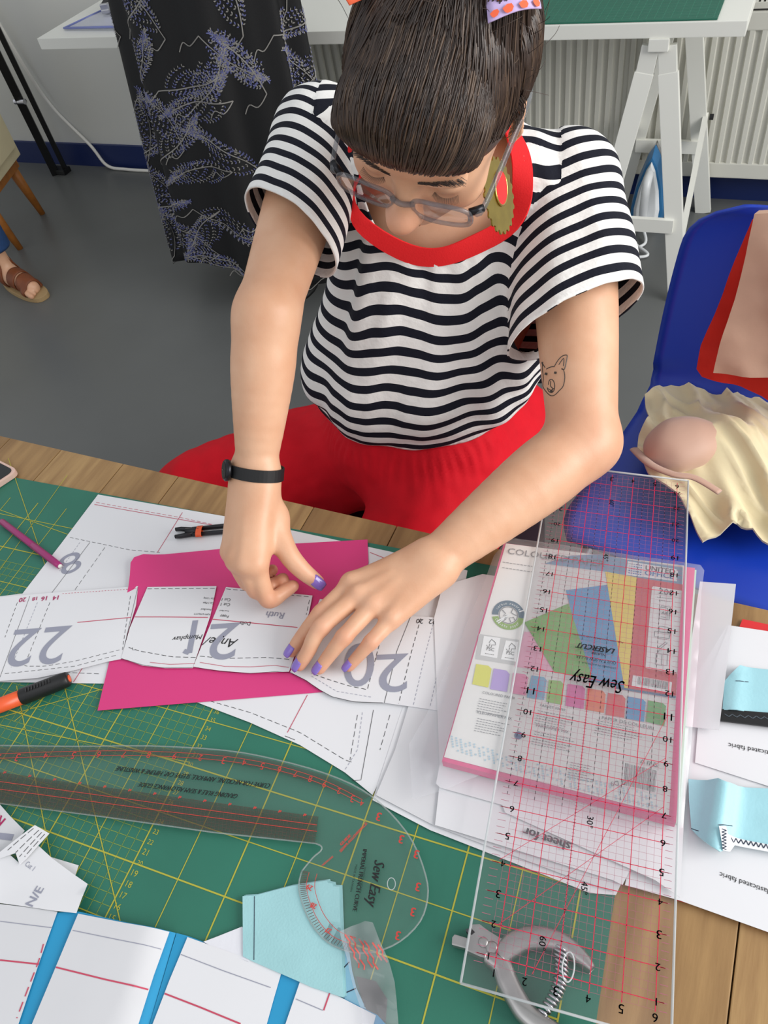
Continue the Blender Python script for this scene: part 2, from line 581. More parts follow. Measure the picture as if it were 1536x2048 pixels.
mb = MB(); mb.prism([cabpt(u, v, .78) for u, v in ((0, 0), (.8, 0), (.8, .40), (0, .40))], [cabpt(u, v, .255) for u, v in ((0, 0), (.8, 0), (.8, .40), (0, .40))]); mb.build('body', M_cream, ct, bevel=.004)
mb = MB(); mb.prism([cabpt(u, v, .73) for u, v in ((-.014, .03), (0, .03), (0, .37), (-.014, .37))], [cabpt(u, v, .30) for u, v in ((-.014, .03), (0, .03), (0, .37), (-.014, .37))]); mb.build('door', M_cream, ct, bevel=.002)
for u, v in ((.05, .05), (.75, .05), (.05, .35), (.75, .35)):
    mb = MB(); a = Vector(cabpt(u, v, .256)); b = Vector(cabpt(u - .03, v - .02, 0)); mb.tube([a, b], [.026, .013], 12); mb.build('leg', M_woodleg, ct, True)
mb = MB(); mb.prism([cabpt(u, v, .256) for u, v in ((.02, .02), (.78, .02), (.78, .38), (.02, .38))], [cabpt(u, v, .215) for u, v in ((.02, .02), (.78, .02), (.78, .38), (.02, .38))]); mb.build('apron', M_woodleg, ct)

M_blk = mat('black_metal', (20, 20, 21), 0.45)
pt = thing('folded_stand', 'black metal post of a folded stand leaning beside the cabinet', 'stand', (-3.14, 2.7, 0))
mb = MB(); mb.bar((-3.15, 2.72, 0.0), (-3.05, 2.62, .95), .035, .035); mb.build('leg', M_blk, pt)
mb = MB(); mb.bar((-3.10, 2.745, 0.0), (-3.0, 2.64, .95), .022, .03); mb.build('leg', M_blk, pt)
mb = MB(); mb.lathe((-3.10, 2.67, .36), [(.012, -.03), (.012, .03)], 12, ((0, 0, 1), (0, 1, 0), (1, 0, 0))); mb.build('pivot', M_chrome, pt)
mb = MB(); mb.box((-3.125, 2.735, .012), (.09, .05, .024)); mb.build('foot', M_blk, pt, bevel=.004)

M_cable = mat('white_cable', (232, 230, 224), 0.4)
mb = MB()
cpx = [(-3.17, 2.812, .72), tuple(PY(0, 50, 2.812)), tuple(PY(60, 150, 2.812)), tuple(PY(110, 220, 2.812)), tuple(PY(180, 290, 2.80)), (-2.87, 2.79, .02), (-2.75, 2.785, .008), (-2.55, 2.78, .008), (-2.2, 2.75, .008)]
mb.tube(smooth_poly(cpx, False, 8), .0075, 8)
tag(mb.build('power_cable', M_cable, None, True), 'white power cable running down the wall to the floor', 'cable')

# skirt on a stand
M_skirt = mat('black_skirt', (13, 13, 15), 0.75, bump=.15, bscale=300)
M_lav = mat('lavender_thread', (96, 100, 148), 0.6)
M_silver = mat('silver_thread', (140, 137, 132), 0.6)
sk = thing('dress_stand', 'long black skirt with lavender and silver fern sprigs in front of the white table', 'skirt', (-1.55, 2.0, 0))


def skirt(th, t, off=0.0):
    # t 0 at the hem, 1 at the top; th around
    z = 0.115 + t * 1.04 + (0.03 * math.sin(3 * th + 1) + .045 * math.sin(th + 3.4)) * (1 - t)
    f = max(0.0, 1 - t) ** .8
    r = 1.0 + (0.075 * math.sin(9 * th + .6) + 0.05 * math.sin(15 * th + 2)) * (.35 + .65 * f)
    rx = (0.27 + 0.06 * f) * r + off; ry = (0.13 + 0.05 * f) * r + off
    return (-1.46 - .09 * f + rx * math.cos(th), 2.02 + ry * math.sin(th) - .0 * f, z)


NU, NV = 180, 40
mb = MB(); vs = [skirt(2 * math.pi * i / NU, j / NV) for j in range(NV + 1) for i in range(NU)]
mb.add(vs, [(j * NU + i, j * NU + (i + 1) % NU, (j + 1) * NU + (i + 1) % NU, (j + 1) * NU + i) for j in range(NV) for i in range(NU)])
s0 = mb.build('skirt', M_skirt, sk, True)
sm = s0.modifiers.new('thickness', 'SOLIDIFY'); sm.thickness = .002
ml, ms = MB(), MB()
rs = random.Random(3)


def dashq(mbx, th, t, dth, dt, wd):
    a = Vector(skirt(th, t, .0025)); b = Vector(skirt(th + dth, t + dt, .0025))
    n = Vector((math.cos(th) * .5, math.sin(th), 0)).normalized()
    d = (b - a)
    if d.length < 1e-5: return
    s = d.cross(n).normalized() * wd
    mid = (a + b) / 2
    mbx.add([a, mid + s, b, mid - s], [(0, 1, 2, 3)])


def stem(mbx, pts, wd):
    pts3 = [skirt(q[0], q[1], .003) for q in smooth_poly([np.array(p) for p in pts], False, 4)]
    n = Vector((math.cos(pts[0][0]) * .5, math.sin(pts[0][0]), 0)).normalized()
    mbx.ribbon(pts3, wd, n)


for row in range(6):
    for c in range(10):
        th0 = math.pi * 1.0 + (c + .5 * (row % 2)) * (math.pi * 1.0 / 8) - .15 + rs.uniform(-.06, .06)
        t0 = 0.04 + row * .17 + rs.uniform(-.025, .025)
        ang = rs.uniform(-.9, .9) + (math.pi if rs.random() < .25 else 0) + (1.2 if c % 2 else -.4)
        L = rs.uniform(.15, .21)
        ca, sa = math.cos(ang), math.sin(ang)
        kth = 1 / .27; kt = 1 / 1.08
        sp = []
        for i in range(9):
            q = i / 8; lx = L * q; ly = .03 * math.sin(q * 2.2)
            sp.append((th0 + (lx * sa + ly * ca) * kth, t0 + (lx * ca - ly * sa) * kt))
        stem(ms, sp, .0032)
        cur = sp[0]
        stem(ms, [cur, (cur[0] - .12, cur[1] - .03), (cur[0] - .2, cur[1] - .025), (cur[0] - .26, cur[1] - .05)], .0028)
        for i in range(1, 9):
            for sd in (-1, 1):
                base = sp[i]; bl = (.045 + .06 * math.sin(math.pi * min(1, i / 8 + .15))) * rs.uniform(.8, 1.15)
                a2 = ang + sd * (.95 - .07 * i)
                nd = 9
                for k in range(nd):
                    q = (k + .7) / nd; a3 = a2 - sd * .5 * q
                    x_ = bl * q; th = base[0] + x_ * math.sin(a3) * kth; t = base[1] + x_ * math.cos(a3) * kt
                    if not 0.005 < t < .99: continue
                    for s2 in (-1, 1):
                        a4 = a3 + s2 * .75
                        mbx = ml if rs.random() < .5 else ms
                        dashq(mbx, th, t, .0085 * math.sin(a4) * kth, .0085 * math.cos(a4) * kt, .0021)
tag(ml.build('lavender_embroidery', M_lav, sk), kind='stuff')
tag(ms.build('silver_embroidery', M_silver, sk), kind='stuff')
mb = MB(); mb.tube([(-1.47, 2.02, 0.01), (-1.47, 2.02, 1.12)], .016, 12); mb.build('pole', M_blk, sk, True)
mb = MB(); mb.lathe((-1.5, 2.02, 0), [(.14, 0), (.14, .012), (.03, .03)], 24); mb.build('base', M_blk, sk, True)

# ------------------------------------------------------------------ work table
M_oak = mat('oak_worktop', (170, 134, 86), 0.5, col2=(134, 100, 60), scale=7, stretch=(9, 1, 9), bump=.08, bscale=50)
M_oak2 = mat('oak_worktop_pale', (180, 145, 95), 0.5, col2=(146, 110, 68), scale=8, stretch=(10, 1, 10), bump=.08, bscale=50)
M_stain = mat('worktop_stain', (92, 68, 42), 0.6, var=.3, scale=40)
wt = thing('work_table', 'oak plank work table filling the foreground', 'table', (-0.45, -0.1, 0))
xs = -1.62; k = 0
while xs < 0.95:
    wdt = (0.098, 0.112, 0.104, 0.118)[k % 4]
    mb = MB(); mb.box((xs + wdt / 2, -0.02, TH - .019), (wdt - .0012, 1.106, .038))
    mb.build('plank', (M_oak, M_oak2, M_oak)[k % 3], wt, bevel=.0012)
    xs += wdt; k += 1
mb = MB(); mb.box((-.35, -.02, TH - .048), (2.5, 1.0, .02)); mb.build('underframe', M_blk, wt)
for x, y in ((-1.45, -.48), (-1.45, .42), (.8, -.48), (.8, .42)):
    mb = MB(); mb.box((x, y, .355), (.06, .06, .71)); mb.build('leg', M_blk, wt)
# ------------------------------------------------------------------ implicit surfaces
def unit(v): v = np.array(v, float); return v / np.linalg.norm(v)


class SDF:
    def __init__(self, lo, hi, vox):
        self.lo = np.array(lo, float); self.vox = vox
        self.n = np.ceil((np.array(hi) - self.lo) / vox).astype(int) + 1
        self.F = np.full(self.n, 0.06, np.float32)
        self.ax = [(self.lo[i] + vox * np.arange(self.n[i])).astype(np.float32) for i in range(3)]

    def _sl(self, lo, hi, m):
        a = np.maximum(0, np.floor((np.array(lo) - m - self.lo) / self.vox).astype(int))
        b = np.minimum(self.n, np.ceil((np.array(hi) + m - self.lo) / self.vox).astype(int) + 1)
        if (b <= a).any(): return None
        s = tuple(slice(a[i], b[i]) for i in range(3))
        X = self.ax[0][s[0]][:, None, None]; Y = self.ax[1][s[1]][None, :, None]; Z = self.ax[2][s[2]][None, None, :]
        return s, X, Y, Z

    def _mix(self, s, d, k, sub=False):
        a = self.F[s]
        if sub:
            d = -d; h = np.clip(0.5 - 0.5 * (a - d) / k, 0, 1)
            self.F[s] = a * (1 - h) + d * h + k * h * (1 - h)
        else:
            h = np.clip(0.5 + 0.5 * (a - d) / k, 0, 1)
            self.F[s] = a * (1 - h) + d * h - k * h * (1 - h)

    def cone(self, a, b, ra, rb, k=0.01, sub=False):
        a = np.array(a, float); b = np.array(b, float); R = max(ra, rb)
        q = self._sl(np.minimum(a, b) - R, np.maximum(a, b) + R, k + .012)
        if q is None: return self
        s, X, Y, Z = q; d = b - a; L2 = float(d @ d) + 1e-12
        X = X - np.float32(a[0]); Y = Y - np.float32(a[1]); Z = Z - np.float32(a[2])
        t = np.clip((X * np.float32(d[0]) + Y * np.float32(d[1]) + Z * np.float32(d[2])) / np.float32(L2), 0, 1)
        D_ = np.sqrt((X - t * np.float32(d[0])) ** 2 + (Y - t * np.float32(d[1])) ** 2 + (Z - t * np.float32(d[2])) ** 2) - (np.float32(ra) + t * np.float32(rb - ra))
        self._mix(s, D_, k, sub); return self

    def chain(self, pts, rs, k=0.01, sub=5):
        Q = smooth_poly([np.r_[np.array(p, float), r] for p, r in zip(pts, rs)], False, sub) if len(pts) > 2 else [np.r_[np.array(p, float), r] for p, r in zip(pts, rs)]
        Q = np.array(Q); R = Q[:, 3].max()
        q = self._sl(Q[:, :3].min(0) - R, Q[:, :3].max(0) + R, k + .012)
        if q is None: return self
        s, X, Y, Z = q; best = None
        for a, b in zip(Q, Q[1:]):
            d = (b - a)[:3]; L2 = float(d @ d) + 1e-12; d = d.astype(np.float32)
            x = X - np.float32(a[0]); y = Y - np.float32(a[1]); z = Z - np.float32(a[2])
            t = np.clip((x * d[0] + y * d[1] + z * d[2]) / np.float32(L2), 0, 1)
            D_ = np.sqrt((x - t * d[0]) ** 2 + (y - t * d[1]) ** 2 + (z - t * d[2]) ** 2) - (np.float32(a[3]) + t * np.float32(b[3] - a[3]))
            best = D_ if best is None else np.minimum(best, D_)
        self._mix(s, best, k); return self

    def sample(self, V):
        i = np.clip(np.round((V - self.lo) / self.vox).astype(int), 0, self.n - 1)
        return self.F[tuple(i.T)]

    def ell(self, c, ax, r, k=0.01, sub=False):
        c = np.array(c, float); A = np.array(ax, float); r = np.array(r, float)
        ext = np.sqrt(((A * r[:, None]) ** 2).sum(0))
        q = self._sl(c - ext, c + ext, k + .012)
        if q is None: return self
        s, X, Y, Z = q
        X = X - np.float32(c[0]); Y = Y - np.float32(c[1]); Z = Z - np.float32(c[2])
        L = [X * np.float32(A[i][0]) + Y * np.float32(A[i][1]) + Z * np.float32(A[i][2]) for i in range(3)]
        k0 = np.sqrt(sum((L[i] / np.float32(r[i])) ** 2 for i in range(3)))
        k1 = np.sqrt(sum((L[i] / np.float32(r[i] ** 2)) ** 2 for i in range(3))) + 1e-6
        self._mix(s, k0 * (k0 - 1) / k1, k, sub); return self

    def mesh(self):
        F = self.F; ins = F < 0; n = self.n
        c = np.zeros(n - 1, np.int8)
        for dx in (0, 1):
            for dy in (0, 1):
                for dz in (0, 1):
                    c += ins[dx:n[0] - 1 + dx, dy:n[1] - 1 + dy, dz:n[2] - 1 + dz]
        act = np.argwhere((c > 0) & (c < 8))
        idx = np.full(n - 1, -1, np.int32); idx[tuple(act.T)] = np.arange(len(act))
        cor = [np.array((i, j, k)) for i in (0, 1) for j in (0, 1) for k in (0, 1)]
        val = [F[tuple((act + q).T)] for q in cor]
        acc = np.zeros((len(act), 3)); cnt = np.zeros(len(act))
        for i in range(8):
            for j in range(i + 1, 8):
                if abs(cor[i] - cor[j]).sum() != 1: continue
                a, b = val[i], val[j]; mk = (a < 0) != (b < 0)
                t = np.where(mk, a / np.where(mk, a - b, 1), 0)[:, None]
                acc += np.where(mk[:, None], cor[i] + (cor[j] - cor[i]) * t, 0); cnt += mk
        V = (act + acc / cnt[:, None]) * self.vox + self.lo
        faces = []
        for ax in range(3):
            sl0 = [slice(1, n[i] - 1) for i in range(3)]; sl1 = list(sl0)
            sl0[ax] = slice(0, n[ax] - 1); sl1[ax] = slice(1, n[ax])
            a = ins[tuple(sl0)]; b = ins[tuple(sl1)]
            e = np.argwhere(a != b); fl = a[tuple(e.T)]
            off = np.ones(3, int); off[ax] = 0; e = e + off
            u = np.zeros(3, int); v = np.zeros(3, int); u[(ax + 1) % 3] = 1; v[(ax + 2) % 3] = 1
            q = np.stack([idx[tuple((e - u - v).T)], idx[tuple((e - v).T)], idx[tuple(e.T)], idx[tuple((e - u).T)]], 1)
            q[~fl] = q[~fl][:, ::-1]
            faces.append(q)
        return V, np.concatenate(faces)


def lap(V, Fq, it=2, lam=.5):
    e = np.concatenate([Fq[:, [0, 1]], Fq[:, [1, 2]], Fq[:, [2, 3]], Fq[:, [3, 0]]])
    for _ in range(it):
        A = np.zeros_like(V); C = np.zeros(len(V))
        for a, b in ((0, 1), (1, 0)):
            for k in range(3): A[:, k] += np.bincount(e[:, a], V[e[:, b], k], len(V))
            C += np.bincount(e[:, a], minlength=len(V))
        V = V + lam * (A / np.maximum(C, 1)[:, None] - V)
    return V


def normals(V, Fq):
    n = np.cross(V[Fq[:, 2]] - V[Fq[:, 0]], V[Fq[:, 3]] - V[Fq[:, 1]])
    N = np.zeros_like(V)
    for c in range(4):
        for k in range(3): N[:, k] += np.bincount(Fq[:, c], n[:, k], len(V))
    return N / np.maximum(1e-12, np.linalg.norm(N, axis=1))[:, None]


def npmesh(name, V, Fq):
    me = bpy.data.meshes.new(name)
    me.vertices.add(len(V)); me.vertices.foreach_set('co', V.astype(np.float32).ravel())
    me.loops.add(Fq.size); me.loops.foreach_set('vertex_index', Fq.astype(np.int32).ravel())
    me.polygons.add(len(Fq)); me.polygons.foreach_set('loop_start', np.arange(0, Fq.size, Fq.shape[1], dtype=np.int32))
    me.update(calc_edges=True); me.validate()
    return me


def vnoise(V, s, seed=0):
    """cheap smooth value noise"""
    q = V * s + seed * 17.3; i = np.floor(q).astype(np.int64); f = q - i; f = f * f * (3 - 2 * f)

    def hsh(a): 
        h = (a[:, 0] * 374761393 + a[:, 1] * 668265263 + a[:, 2] * 2147483647 + seed * 1274126177) & 0xffffffff
        h = ((h ^ (h >> 13)) * 1274126177) & 0xffffffff
        return ((h ^ (h >> 16)) & 0xffff) / 32767.5 - 1
    out = 0
    for dx in (0, 1):
        for dy in (0, 1):
            for dz in (0, 1):
                w_ = (f[:, 0] if dx else 1 - f[:, 0]) * (f[:, 1] if dy else 1 - f[:, 1]) * (f[:, 2] if dz else 1 - f[:, 2])
                out = out + w_ * hsh(i + np.array((dx, dy, dz)))
    return out


# ------------------------------------------------------------------ the person: skeleton
shR = D(640, 282, .95); shL = D(1140, 372, .95)
mid = (shR + shL) / 2
AX = unit([shL[0] - shR[0], shL[1] - shR[1], 0])      # towards the person's left
FW = np.array([AX[1], -AX[0], 0.0])                    # facing direction
UP = np.array([0, 0, 1.0])
BOD = np.array([AX, FW, UP])
waist = np.array([-.412, .822, .72])
pelvis = np.array([-.405, .865, .575])
chest = mid + np.array([0, -.012, -.13])
elR = D(533, 630, .845); wrR = D(512, 945, .885)
elL = D(1166, 886, .90); wrL = P(862, 1128, .806)
# head frame
ha = unit([.953, .08, -.285]); hn = np.array([.05, -.78, -.63]); hn = unit(hn - ha * (hn @ ha)); hu = np.cross(ha, hn)
if hu[2] < 0: hu = -hu
HD = np.array([ha, hn, hu])
hc = D(797, 458, .715) - hn * .118 + hu * .03       # nose tip fixes the head


def H(a, n, u): return hc + ha * a + hn * n + hu * u


# hands: joints as (pixel, height)
def J(x, y, z): return P(x, y, z)


PZ = .7685           # top of the paper under the hands
Lf = {  # left hand flat on the paper
    'index': [J(704, 1168, .803), J(642, 1226, .800), J(603, 1274, .787), J(583, 1303, .777)],
    'middle': [J(716, 1192, .806), J(643, 1254, .804), J(615, 1305, .788), J(599, 1330, .777)],
    'ring': [J(745, 1212, .803), J(688, 1274, .801), J(656, 1314, .786), J(639, 1337, .777)],
    'pinky': [J(782, 1240, .796), J(742, 1284, .795), J(714, 1315, .783), J(698, 1333, .776)],
}
Lr = {'index': [.0105, .0092, .0080, .0070], 'middle': [.011, .0095, .0082, .0072], 'ring': [.0105, .0090, .0078, .0069], 'pinky': [.0098, .0080, .0070, .0062]}
Lth = [J(800, 1150, .797), J(735, 1160, .786), J(690, 1180, .779), J(668, 1200, .777)]
Rf = {  # right hand, fingers folded under
    'index': [J(512, 1128, .832), J(536, 1198, .792), J(566, 1185, .786), J(586, 1172, .787)],
    'middle': [J(492, 1130, .834), J(512, 1180, .800), J(545, 1170, .785), J(566, 1158, .790)],
    'ring': [J(473, 1122, .832), J(496, 1165, .798), J(525, 1152, .787), J(545, 1140, .790)],
    'pinky': [J(461, 1105, .829), J(484, 1142, .800), J(508, 1130, .790), J(524, 1122, .792)],
}
Rr_ = {'index': [.0115, .0098, .0085, .0074], 'middle': [.0115, .0098, .0085, .0074], 'ring': [.011, .0095, .0082, .007], 'pinky': [.010, .0085, .0074, .0064]}
Rth = [J(545, 1035, .840), J(572, 1100, .823), J(602, 1138, .806), J(634, 1164, .789)]

S = SDF((-.66, .30, .60), (.0, 1.02, 1.36), .0026)
# torso core under the clothes
S.ell(chest, BOD, (.135, .085, .15), .03); S.ell((chest + waist) / 2, BOD, (.12, .085, .14), .04); S.ell(waist, BOD, (.13, .095, .10), .04)
S.cone(shR + AX * .02, shL - AX * .02, .045, .045, .04)
# neck and head
nb = mid + np.array([.005, -.045, .045])
S.cone(nb, H(0, -.025, -.05), .055, .052, .03)
S.ell(H(0, -.012, .030), HD, (.071, .092, .085), .02)          # cranium
S.ell(H(0, .030, -.020), HD, (.060, .060, .080), .025)         # face
S.ell(H(0, .052, -.075), HD, (.036, .034, .030), .025)         # jaw
S.ell(H(0, .072, -.093), HD, (.018, .015, .014), .015)         # chin
S.ell(H(0, .072, .040), HD, (.052, .022, .026), .02)           # forehead
for sg in (-1, 1):
    S.ell(H(sg * .040, .060, -.030), HD, (.022, .022, .022), .02)     # cheek
    S.ell(H(sg * .030, .078, .018), HD, (.022, .010, .007), .012)     # brow ridge
    S.ell(H(sg * .033, .089, -.002), HD, (.017, .012, .011), .008, True)   # eye socket
    S.ell(H(sg * .033, .071, -.004), HD, (.0145, .0135, .012), .004)       # lowered eyelid
    S.ell(H(sg * .074, -.006, -.012), np.array([unit(ha * 1 + hn * sg * -.35), hn, hu]), (.007, .016, .029), .005)  # ear
    S.ell(H(sg * .078, -.002, -.010), HD, (.006, .008, .016), .004, True)
    S.ell(H(sg * .073, .000, -.040), HD, (.005, .008, .009), .006)    # lobe
    S.ell(H(sg * .011, .100, -.036), HD, (.008, .010, .007), .006)    # nostril wing
S.cone(H(0, .080, .012), H(0, .106, -.030), .0085, .0115, .010)      # nose
S.ell(H(0, .110, -.030), HD, (.0140, .0135, .0125), .006)
S.ell(H(0, .084, -.060), HD, (.021, .009, .006), .006); S.ell(H(0, .082, -.069), HD, (.018, .009, .0065), .005)   # lips
# arms
dU = unit(elR - shR); dL = unit(elL - shL)
S.chain([shR, shR + (elR - shR) * .45, elR], [.046, .042, .0335], .02)
fR = elR + (wrR - elR) * .28
S.chain([elR, fR, elR + (wrR - elR) * .65, wrR], [.0335, .0365, .030, .0215], .02)
S.chain([shL, shL + (elL - shL) * .5, elL], [.052, .049, .039], .02)
S.chain([elL, elL + (wrL - elL) * .25, elL + (wrL - elL) * .6, wrL], [.038, .042, .035, .0235], .02)
S.cone(elL, elL + np.array([.012, .012, -.006]), .030, .024, .02)


def hand(f, r, th, thr, wr, wax, k):
    S_ = S
    mc = [f[q][0] for q in ('index', 'middle', 'ring', 'pinky')]
    side = unit(mc[0] - mc[3])
    for i, q in enumerate(('index', 'middle', 'ring', 'pinky')):
        o = wr + side * (.013 - .009 * i)
        S_.chain([o, o * .45 + mc[i] * .55, mc[i]], [.0185, .0145, r[q][0] + .0012], .014)
    for i, q in enumerate(('index', 'middle', 'ring', 'pinky')):
        p = f[q]
        S_.chain(p, r[q], .0025)
        S_.cone(p[1], p[1], r[q][1] + .0006, r[q][1] + .0006, .003)
        S_.cone(p[0] + UP * .0035, p[0] + UP * .0035, r[q][0] - .0005, r[q][0] - .0005, .006)      # knuckle
        tq = unit(p[0] - wr); a_ = wr * .45 + p[0] * .55 + UP * (.0135 if i in (1, 2) else .0115)
        S_.cone(a_, p[0] + UP * (r[q][0] - .001), .0022, .0030, .006)                               # tendon
    S_.chain(th, thr, .006)
    S_.chain([wr, th[0]], [.018, thr[0]], .014)
    S_.chain([th[0], mc[0]], [thr[0] * .9, r['index'][0] * .85], .012)


hand(Lf, Lr, Lth, [.014, .0115, .0095, .008], wrL, None, 0)
hand(Rf, Rr_, Rth, [.0155, .0125, .0108, .0088], wrR, None, 0)
V, Fq = S.mesh(); V = lap(V, Fq, 2, .45)
M_skin = mat('skin', (224, 178, 145), 0.45, col2=(214, 162, 128), scale=26, bump=.06, bscale=420, sss=.06)
body_me = npmesh('body', V, Fq)
bl_ = np.zeros(len(V))        # naturally pinker skin: finger joints and tips, nose, elbow
for f_ in (Lf, Rf):
    for q in f_.values():
        for j_, (p_, w_) in enumerate(zip(q, (.5, .8, .5, .9))): bl_ = np.maximum(bl_, w_ * np.exp(-(((V - p_) ** 2).sum(1)) / .013 ** 2))
for p_, w_, r_ in ((Rth[3], .8, .014), (Rth[2], .6, .012), (H(0, .112, -.032), .9, .018), (H(.042, .08, -.035), .5, .02), (H(-.042, .08, -.035), .5, .02), (elL, .5, .05), (H(0, .085, -.064), 1.0, .016)): bl_ = np.maximum(bl_, w_ * np.exp(-(((V - p_) ** 2).sum(1)) / r_ ** 2))
at_ = body_me.attributes.new('blush', 'FLOAT', 'POINT'); at_.data.foreach_set('value', bl_.astype(np.float32))
nt = M_skin.node_tree; b = nt.nodes['Principled BSDF']; src = b.inputs['Base Color'].links[0].from_socket
an = nt.nodes.new('ShaderNodeAttribute'); an.attribute_name = 'blush'; mx = nt.nodes.new('ShaderNodeMix'); mx.data_type = 'RGBA'; mx.inputs[7].default_value = lin((206, 122, 100))
ml_ = nt.nodes.new('ShaderNodeMath'); ml_.operation = 'MULTIPLY'; ml_.inputs[1].default_value = .55; nt.links.new(an.outputs['Fac'], ml_.inputs[0])
nt.links.new(ml_.outputs[0], mx.inputs[0]); nt.links.new(src, mx.inputs[6]); nt.links.new(mx.outputs[2], b.inputs['Base Color'])
person = link('person', body_me, M_skin)
tag(person, 'seated person in striped t-shirt and red trousers bending over the pattern pieces', 'person')
BV = BVHTree.FromPolygons([tuple(v) for v in V], [tuple(f) for f in Fq.tolist()])


def hit(x, y, bv=None, off=.0006):
    d = Vector(ray(x, y)).normalized()
    q = (bv or BV).ray_cast(Vector(CAM), d)
    if q[0] is None: return None, None
    n = q[1] if q[1].dot(d) < 0 else -q[1]
    return q[0] + n * off, n


# ------------------------------------------------------------------ t-shirt: open shell with stripes
T = SDF((-.70, .60, .60), (.03, 1.10, 1.20), .004)
T.ell(chest + FW * .0, BOD, (.158, .105, .165), .03)
T.ell(chest + FW * .045 + UP * -.045 - AX * .062, BOD, (.075, .072, .085), .05)
T.ell(chest + FW * .045 + UP * -.045 + AX * .062, BOD, (.075, .072, .085), .05)
T.ell(chest * .42 + waist * .58 + FW * .02, BOD, (.158, .118, .13), .05)
T.ell(waist + UP * .05 + FW * .022, BOD, (.152, .120, .085), .05)
T.ell(waist + UP * -.03 + FW * .01, BOD, (.140, .108, .085), .04)
T.cone(shR, shL, .052, .052, .05)
T.cone(nb - UP * .02, nb - UP * .01 - FW * .01, .082, .075, .05)
T1 = T.F.copy()
sR1 = shR + (elR - shR) * .56; sL1 = shL + (elL - shL) * .52
SLV = []
for s0_, s1_, r0_, r1_ in ((shR, sR1, .056, .053), (shL, sL1, .058, .076)):
    dd = unit(s1_ - s0_)
    T.cone(s0_ - dd * .01, s1_ + dd * .05, r0_, r1_ + .008, .022)
    SLV.append((s0_ - dd * .01, s1_ + dd * .05, r0_, r1_ + .008))
V, Fq = T.mesh(); V = lap(V, Fq, 2, .5)
N = normals(V, Fq)


def along(Vv, a, b, out=0.0):
    d = b - a; L = np.linalg.norm(d); d = d / L
    return (Vv - a) @ (d + AX * out), np.linalg.norm((Vv - a) - ((Vv - a) @ d)[:, None] * d, axis=1), L


def slvd(Vv, q):
    a, b_, ra, rb = q; d = b_ - a; t = np.clip(((Vv - a) @ d) / (d @ d), 0, 1)
    return np.linalg.norm(Vv - a - t[:, None] * d, axis=1) - (ra + t * (rb - ra))


def slv_masks(Vv):
    i = np.clip(np.round((Vv - T.lo) / T.vox).astype(int), 0, T.n - 1)
    t1 = T1[tuple(i.T)]
    r = (slvd(Vv, SLV[0]) < t1) & (((Vv - (shR + AX * .10)) @ AX) < 0) & (((Vv - shR) @ dU > .035) | (((Vv - (shR + AX * .012)) @ AX) < 0))
    l = (slvd(Vv, SLV[1]) < t1) & (((Vv - (shL - AX * .10)) @ AX) > 0) & (((Vv - shL) @ dL > .035) | (((Vv - (shL - AX * .012)) @ AX) > 0))
    return r, l


# folds: draped waves on the front, gathers at the waist, puckers at the sleeve seams
tx = (V - mid) @ AX; ty = (V - mid) @ FW; tz = V[:, 2]
hgt = (tz - waist[2]) / (mid[2] - waist[2])
front = np.clip(ty / .05, 0, 1)
q2 = np.stack([tx * 1.0 + .25 * (tz - .9) * np.tanh(tx * 25), ty * .4, tz * .22], 1)
fold = .0075 * vnoise(q2, 24, 1) * np.clip(1.2 - abs(hgt - .5), .3, 1) + .0045 * vnoise(q2, 48, 2)
fold += .008 * vnoise(np.stack([tx + .35 * (tz - .95) * np.tanh(tx * 25), ty * 0, tz * .13], 1), 36, 15) * np.clip(hgt * 2, .2, 1) * front
fold += .006 * vnoise(np.stack([tx * .7, ty * .5, tz * 1.6 + .8 * tx * tx], 1), 26, 3) * np.clip(1 - (hgt - .05) / .35, 0, 1)
aR, rR, LR = along(V, shR, sR1, -.55); aL, rL, LL = along(V, shL, sL1, .42)
sideR = (V - (shR + AX * .015)) @ AX; sideL = (V - (shL - AX * .015)) @ AX
isR, isL = slv_masks(V)
slv = isR | isL
fold = np.where(slv, fold * .45, fold)
V = V + N * fold[:, None]


def shell(V, Fq, keep):
    Fk = Fq[keep]; used = np.zeros(len(V), bool); used[Fk.ravel()] = True
    mp = np.cumsum(used) - 1
    return V[used], mp[Fk], used


fc = V[Fq].mean(1)
fR_ = isR[Fq].mean(1) > .5; fL_ = isL[Fq].mean(1) > .5
aRf, rRf, _ = along(fc, shR, sR1, -.55); aLf, rLf, _ = along(fc, shL, sL1, .42)
# keep: above the hem, inside the sleeve ends, below the neckline
hem = waist[2] + .010 + .010 * vnoise(np.stack([fc[:, 0], fc[:, 1], fc[:, 0] * 0], 1), 22, 5)
nk = D(880, 335, .872)
nd = unit(UP * .80 + FW * .60)
nr = fc - nk; neck_h = nr @ nd
neck_r = np.linalg.norm(nr - neck_h[:, None] * nd, axis=1)
keep = (fc[:, 2] > hem) & ~(fR_ & (aRf > LR + .01)) & ~(fL_ & (aLf > LL + .01)) & ~((neck_r < .094) & (neck_h > -.06))
Vs, Fs, used = shell(V, Fq, keep)
# tidy the open edges by pulling border vertices onto the cut
ed = {}
for f in Fs:
    for i in range(4):
        k = (min(f[i], f[(i + 1) % 4]), max(f[i], f[(i + 1) % 4])); ed[k] = ed.get(k, 0) + 1
bnd = {}
for (a, b), c in ed.items():
    if c == 1: bnd.setdefault(a, []).append(b); bnd.setdefault(b, []).append(a)
for _ in range(12):
    nv = {i: Vs[i] * .5 + np.mean([Vs[j] for j in nb_], axis=0) * .5 for i, nb_ in bnd.items()}
    for i, p_ in nv.items(): Vs[i] = p_
me = npmesh('shirt', Vs, Fs)
